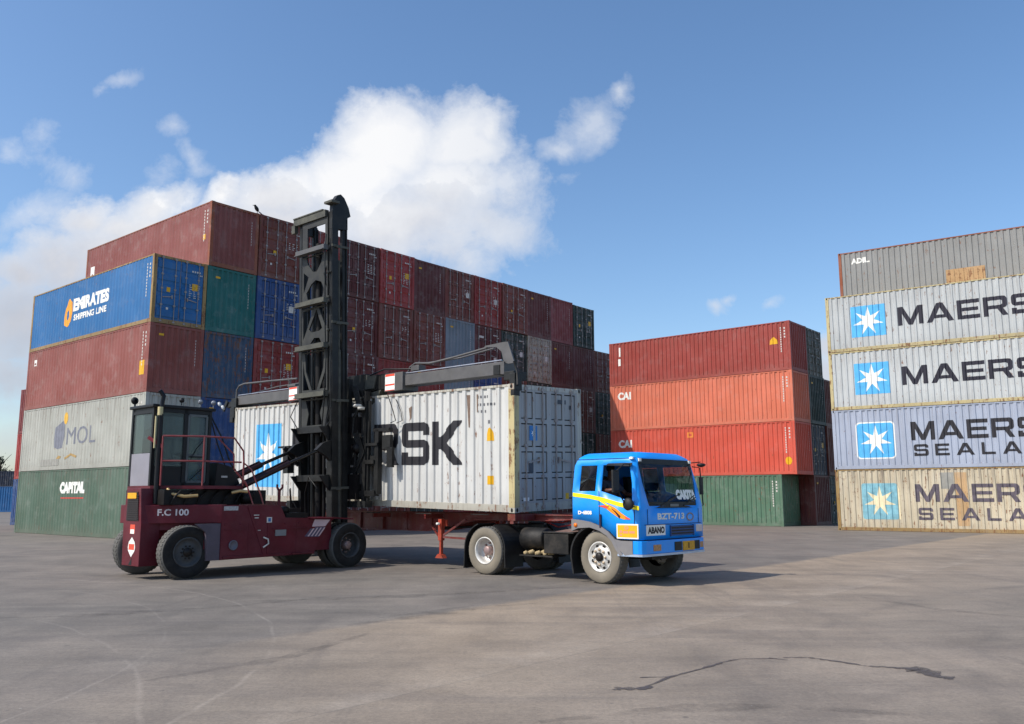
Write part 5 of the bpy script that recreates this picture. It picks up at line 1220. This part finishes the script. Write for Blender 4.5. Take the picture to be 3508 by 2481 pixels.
vr = t.n('ShaderNodeTexVoronoi', i_Scale=2.6); t.l(P_, vr.inputs['Vector']); base = t.mix(t.math('MULTIPLY', t.math('LESS_THAN', vr.outputs['Distance'], t.math('MULTIPLY', t.math('SUBTRACT', t.noise(P_, .8, 3), .40), .35)), .45), base, (.075,.068,.062,1))
vr2 = t.n('ShaderNodeTexVoronoi', i_Scale=5.2); t.l(P_, vr2.inputs['Vector']); base = t.mix(t.math('MULTIPLY', t.math('LESS_THAN', vr2.outputs['Distance'], t.math('MULTIPLY', t.math('SUBTRACT', t.noise(P_, 1.1, 3), .42), .25)), .4), base, (.44,.42,.38,1))
b_ = t.n('ShaderNodeBump', i_Strength=.35, i_Distance=.012); t.l(t.math('ADD', t.noise(P_, 30, 6, .7), t.math('MULTIPLY', med, .6)), b_.inputs['Height'])
t.bsdf(base, t.math('ADD', t.math('MULTIPLY', med, .2), .68), 0, .3, b_.outputs[0]); ASPH = t.mat
t = NT('crack and damp stain'); tc = t.n('ShaderNodeTexCoord'); a_ = t.ramp(t.noise(tc.outputs['Object'], 5, 6, .7), [(.36, .2), (.56, .92)])
bs = t.n('ShaderNodeBsdfPrincipled'); bs.inputs['Base Color'].default_value = (.085,.068,.06,1); bs.inputs['Roughness'].default_value = .6
tr = t.n('ShaderNodeBsdfTransparent'); mx = t.n('ShaderNodeMixShader'); t.l(a_, mx.inputs[0]); t.l(tr.outputs[0], mx.inputs[1]); t.l(bs.outputs[0], mx.inputs[2]); t.l(mx.outputs[0], t.out.inputs[0]); CRK = t.mat
t = NT('soft tyre skid'); tc = t.n('ShaderNodeTexCoord'); uvn = t.n('ShaderNodeTexCoord')
a_ = t.math('MULTIPLY', t.ramp(t.noise(t.map(tc.outputs['Object'], (1,1,1)), 2.2, 7, .75), [(.40, 0), (.68, 1)]), .26)
bs = t.n('ShaderNodeBsdfPrincipled'); bs.inputs['Base Color'].default_value = (.05,.048,.05,1); bs.inputs['Roughness'].default_value = .75
tr = t.n('ShaderNodeBsdfTransparent'); mx = t.n('ShaderNodeMixShader'); t.l(a_, mx.inputs[0]); t.l(tr.outputs[0], mx.inputs[1]); t.l(bs.outputs[0], mx.inputs[2]); t.l(mx.outputs[0], t.out.inputs[0]); SKD = t.mat
mb = MB(); Gs = 700
mb.add([(-Gs,-60,0),(Gs,-60,0),(Gs,1300,0),(-Gs,1300,0)], [(0,1,2,3)], 0)
rnd = random.Random(3)
def strip(pts, ws, mi, z=.004, sub=6, jit=.25):
    P2 = []; 
    for (a, b), w0, w1 in zip(zip(pts, pts[1:]), ws, ws[1:]):
        for k in range(sub): f = k/sub; P2.append((a[0]+(b[0]-a[0])*f, a[1]+(b[1]-a[1])*f, w0+(w1-w0)*f))
    P2.append((*pts[-1], ws[-1])); L_ = []; R_ = []
    for i, (x, y, w) in enumerate(P2):
        a = P2[max(i-1,0)]; b = P2[min(i+1,len(P2)-1)]; d = Vector((b[0]-a[0], b[1]-a[1])).normalized(); n = Vector((-d.y, d.x)); j = rnd.uniform(-jit, jit)*w
        x += n.x*j; y += n.y*j; w *= rnd.uniform(.45, 1.5) if jit else 1
        L_.append((x+n.x*w/2, y+n.y*w/2, z)); R_.append((x-n.x*w/2, y-n.y*w/2, z))
    n_ = len(L_); mb.add(L_+R_, [(i, i+n_, i+n_+1, i+1) for i in range(n_-1)], mi)
strip([(.88,8.0),(.95,8.05),(1.16,8.03),(1.25,8.15)], [.03,.11,.10,.03], 1)
strip([(1.16,8.06),(1.47,8.52),(1.82,8.88),(2.16,9.27),(2.39,9.46),(2.78,9.47)], [.03,.035,.03,.045,.02,.025], 1, .0042)
strip([(1.20,8.52),(1.50,8.55)], [.035,.02], 1, .0041)
strip([(2.70,9.50),(2.86,9.38)], [.05,.02], 1, .0044)
strip([(2.86,9.52),(3.12,9.53),(3.30,9.35),(3.56,9.05),(3.78,8.98),(3.97,8.86),(4.05,8.5),(4.10,8.42)], [.02,.06,.07,.06,.07,.22,.20,.05], 1, .0043)
def skid(pts, w): strip(pts, [w*.3]+[w]*(len(pts)-2)+[w*.3], 2, .0035, 5, .06)
skid([(-2.2,11.9),(-1.2,12.9),(-.4,13.8),(.4,14.3)], .28); skid([(-1.9,12.6),(-1.2,13.3),(-.6,14.0)], .25); skid([(5.2,9.6),(5.25,8.3),(4.9,7.2),(4.5,6.5)], .30)
skid([(-8,12.5),(-6.2,12.9),(-4.4,13.9),(-3,15.4)], .26); skid([(7.5,12.2),(6.4,13.4),(5.9,15.0)], .28); skid([(0.2,6.9),(1.2,7.3),(2.2,7.4),(3.1,7.1)], .2); skid([(9,15.5),(11,16.2),(13.5,16.4)], .3); skid([(-3.4,8.4),(-2.4,9.6),(-1.8,11.2)], .22)
skid([(-4.5,14.6),(-3,14.9),(-1,15.6),(1.5,17.0)], .35)
g = mb.build('ground', [ASPH, CRK, SKD]); g['kind'] = 'structure'

# ---------------------------------------------------------------- distant tree at the left edge, bird
LEAF = simple('dark foliage', (44,62,44), .8, 0, .35, 1.5); BARK = simple('bark', (70,58,46), .9)
tx, ty = -70.5, 120.0
tr_ = thing('tree', (tx, ty, 0), 0, 'dark feathery tree crown showing above the navy container at the far left edge', 'tree')
mb = MB(); mb.tube([(0,0,0),(.2,0,3.5),(0,.1,6.5)], [.3,.2,.08], 8)
for k in range(9): a = k*2.4; mb.tube([(0,0,4+k*.25),(1.3*math.cos(a),1.3*math.sin(a),5.2+k*.3)], [.07,.02], 5)
mb.build('trunk', BARK, tr_)
mb = MB(); rnd = random.Random(5)
for c in range(16):
    a = rnd.uniform(0, 6.28); rr_ = rnd.uniform(.2, 3.2); cz = rnd.uniform(4.4, 7.0) - rr_*.25; cx, cy = rr_*math.cos(a), rr_*math.sin(a)
    for k in range(130):
        d = Vector((rnd.gauss(0,1), rnd.gauss(0,1), rnd.gauss(0,.8)))*.42; p = Vector((cx,cy,cz))+d; u_ = Vector((rnd.gauss(0,1),rnd.gauss(0,1),rnd.gauss(0,1))).normalized()*.17; w_ = u_.orthogonal().normalized()*.08
        mb.add([p-u_, p+w_, p+u_, p-w_], [(0,1,2,3)])
mb.build('crown', LEAF, tr_, fixn=False)
bx_, by_ = at(AX, AY, AH, .12, 2*AP-.02)
bd = thing('bird', (bx_, by_, AZ[5]), AH, 'dark crow perched on the roof edge of the top tier left of the mast', 'bird')
mb = MB(); mb.lathe([(.001,0),(.05,.03),(.085,.12),(.085,.20),(.06,.28),(.045,.31)], (0,0,0), 'z', 12); mb.apply(Matrix.Translation((0,0,.12)) @ Matrix.Rotation(R(-38),4,'X')); v0 = Vector((0,.19,.37))
mb.lathe([(.001,-.055),(.045,-.03),(.055,0),(.045,.035),(.001,.05)], tuple(v0), 'z', 12); mb.bar(v0+Vector((0,.05,0)), v0+Vector((0,.13,-.01)), .02, .02); mb.bar((0,-.03,.13),(0,-.24,.02),.06,.02); mb.tube([(-.03,.05,.0),(-.02,.05,.17)],.008,5); mb.tube([(.03,.05,.0),(.02,.05,.17)],.008,5)
mb.build('body', simple('crow black', (22,22,26), .6), bd)

# ---------------------------------------------------------------- sky and sun
SUN_EL, SUN_AZ = R(46), R(203)      # sun stands towards azimuth 200 deg (math angle), behind and left of the camera
sd_ = Vector((math.cos(SUN_EL)*math.cos(SUN_AZ), math.cos(SUN_EL)*math.sin(SUN_AZ), math.sin(SUN_EL)))
lamp = bpy.data.lights.new('sun', 'SUN'); lamp.energy = 4.3; lamp.angle = R(.53); lamp.color = (1, .945, .86)
so = bpy.data.objects.new('sun', lamp); COL.objects.link(so); so.rotation_euler = sd_.to_track_quat('Z', 'Y').to_euler(); so.location = (-20, -10, 40)
w = bpy.data.worlds.new('World'); scene.world = w; w.use_nodes = True
class WT(NT):
    def __init__(s, tree): s.t = tree; s.t.nodes.clear(); s.out = s.n('ShaderNodeOutputWorld')
t = WT(w.node_tree)
sky = t.n('ShaderNodeTexSky', sky_type='NISHITA', sun_disc=False); sky.sun_elevation = SUN_EL; sky.sun_rotation = math.pi/2 - SUN_AZ; sky.air_density = 1.0; sky.dust_density = 1.2; sky.ozone_density = 2.6
tc = t.n('ShaderNodeTexCoord'); Dn = tc.outputs['Generated']; sx = t.n('ShaderNodeSeparateXYZ'); t.l(Dn, sx.inputs[0])
yy = t.math('MAXIMUM', sx.outputs[1], .12); gx = t.math('DIVIDE', sx.outputs[0], yy); gz = t.math('DIVIDE', sx.outputs[2], yy)
cb = t.n('ShaderNodeCombineXYZ'); t.l(gx, cb.inputs[0]); t.l(gz, cb.inputs[1]); GV = cb.outputs[0]
warp = t.n('ShaderNodeTexNoise', i_Scale=7.0, i_Detail=6, i_Roughness=.6); t.l(GV, warp.inputs[0])
wv = t.n('ShaderNodeVectorMath', operation='SUBTRACT'); t.l(warp.outputs[1], wv.inputs[0]); wv.inputs[1].default_value = (.5,.5,.5)
ws_ = t.n('ShaderNodeVectorMath', operation='SCALE'); t.l(wv.outputs[0], ws_.inputs[0]); ws_.inputs['Scale'].default_value = .10
wa = t.n('ShaderNodeVectorMath', operation='ADD'); t.l(GV, wa.inputs[0]); t.l(ws_.outputs[0], wa.inputs[1]); WV = wa.outputs[0]
def sky_pt(u, v):      # sight line through (u, v) of a 2296-wide frame, as slopes about +Y
    a = (u-1148)/1942; b = (812-v)/1942; c, s = math.cos(R(8.8087)), math.sin(R(8.8087)); y = c-b*s; return a/y, (s+b*c)/y
def blobs(lst, vec):
    acc = None
    for u, v, ru, rv, rot, amt in lst:
        x, z = sky_pt(u, v); mp = t.n('ShaderNodeMapping', vector_type='TEXTURE'); t.l(vec, mp.inputs[0])
        mp.inputs['Location'].default_value = (x, z, 0); mp.inputs['Rotation'].default_value = (0,0,R(rot)); mp.inputs['Scale'].default_value = (ru/1942, rv/1942, 1)
        l_ = t.n('ShaderNodeVectorMath', operation='LENGTH'); t.l(mp.outputs[0], l_.inputs[0])
        q = t.math('MULTIPLY', t.math('SUBTRACT', 1, l_.outputs['Value'], False), amt)
        acc = q if acc is None else t.math('MAXIMUM', acc, q)
    return acc
thick = blobs([(880,320,190,150,20,1.0),(1030,300,150,130,0,1.0),(1010,420,200,160,0,.9),(800,400,240,140,25,1.0),(640,430,220,110,10,1.0),(500,420,80,55,30,.8),(900,480,300,150,0,.9),(640,520,300,110,0,.9),(1085,270,60,80,-10,.75),(1120,420,130,170,0,.5),(1080,520,160,110,0,.55),(350,450,140,60,25,.7),(240,560,240,110,10,.85),(1000,540,160,90,-20,.6),
   (290,500,170,70,10,.85),(190,490,90,70,20,.8),(140,590,150,90,20,.8),(50,620,90,70,0,.7),(30,720,160,130,0,.8),(330,560,220,90,0,.7),(30,830,120,90,0,.5),
   (1852,790,40,45,0,.9),(1852,850,55,60,0,.9)], WV)
thin = blobs([(1320,280,130,75,42,1.0),(1390,210,60,50,50,.95),(1270,320,80,50,10,.9),(1620,675,45,28,0,.85),(1655,655,38,24,40,.8),(1750,692,45,20,0,.55),(270,180,95,40,20,.5),(220,205,45,30,0,.45),(400,300,50,60,-35,.5),(440,350,60,40,-30,.5),(100,280,40,50,20,.3),(40,330,80,45,-25,.45),(150,390,70,50,-40,.5),(90,480,150,60,25,.62),(360,390,90,50,20,.4),(1140,430,70,110,0,.5),(1290,385,60,20,10,.3),(440,400,90,60,0,.35),(1100,500,110,100,0,.5),(20,1000,150,90,0,.6),(20,900,160,80,0,.6)], WV)
n1 = t.noise(GV, 15, 10, .68, .3); n2 = t.noise(GV, 5, 6, .55)
nn_ = t.math('SUBTRACT', t.math('ADD', t.math('MULTIPLY', n1, .75), t.math('MULTIPLY', n2, .45)), .60)
dT = t.ramp(t.math('ADD', thick, t.math('MULTIPLY', nn_, 1.0)), [(-.06, 0), (.14, .34), (.36, .76), (.70, .97)])
dt = t.math('MULTIPLY', t.ramp(t.math('ADD', thin, t.math('MULTIPLY', nn_, 1.5)), [(.12, 0), (.8, 1)]), .60)
# cloud tone: bright crowns, lilac grey undersides
tone = t.math('ADD', t.math('MULTIPLY', t.noise(t.map(GV, loc=(.02,-.03,0)), 7, 6, .6), .8), t.math('MULTIPLY', gz, 1.6))
ccol = t.ramp(tone, [(.55, (.56,.59,.66,1)), (.78, (.70,.71,.76,1)), (.98, (.88,.89,.92,1)), (1.0, (.98,.98,.99,1))])
ccolm = t.mix(t.ramp(thick, [(.15, 0), (.55, 1)]), t.mix(.5, ccol, (.86,.89,.94,1)), ccol)
lowleft = t.math('MULTIPLY', t.ramp(t.math('ADD', t.math('MULTIPLY', gx, -2.2), -.55, True), [(0, 0), (.5, 1)]), t.ramp(gz, [(.14, 1), (.34, .0)]))
ccolm = t.mix(t.math('MULTIPLY', lowleft, .45), ccolm, (.44,.47,.55,1))
rgt = t.math('MULTIPLY', t.ramp(t.math('ADD', gx, .15, True), [(0, 0), (.14, 1)]), .45)
ccolm = t.mix(rgt, ccolm, (.66,.72,.82,1))
bgS = t.n('ShaderNodeBackground', i_Strength=.15); hs = t.n('ShaderNodeHueSaturation', i_Saturation=1.12, i_Value=1.2); t.l(sky.outputs[0], hs.inputs['Color']); t.l(hs.outputs[0], bgS.inputs[0])
bgC = t.n('ShaderNodeBackground', i_Strength=1.0); t.l(ccolm, bgC.inputs[0])
dens = t.math('MAXIMUM', dT, dt, True); dens = t.math('MULTIPLY', dens, t.math('GREATER_THAN', sx.outputs[1], .13))
mx = t.n('ShaderNodeMixShader'); t.l(dens, mx.inputs[0]); t.l(bgS.outputs[0], mx.inputs[1]); t.l(bgC.outputs[0], mx.inputs[2]); t.l(mx.outputs[0], t.out.inputs[0])

# ---------------------------------------------------------------- camera
cam = bpy.data.cameras.new('camera'); cam.sensor_width = 36; cam.lens = 1942/2296*36; cam.clip_end = 3000; cam.clip_start = .1
co = bpy.data.objects.new('camera', cam); COL.objects.link(co); co.location = (0, 0, 1.6926)
co.rotation_euler = (Matrix.Rotation(R(90+8.8087), 4, 'X') @ Matrix.Rotation(R(-.1083), 4, 'Z')).to_euler()
scene.camera = co
scene.render.resolution_x, scene.render.resolution_y = 1024, 724
vs_ = scene.view_settings; vs_.view_transform = 'Standard'; vs_.look = 'None'; vs_.exposure = 0; vs_.gamma = 1; vs_.use_curve_mapping = False
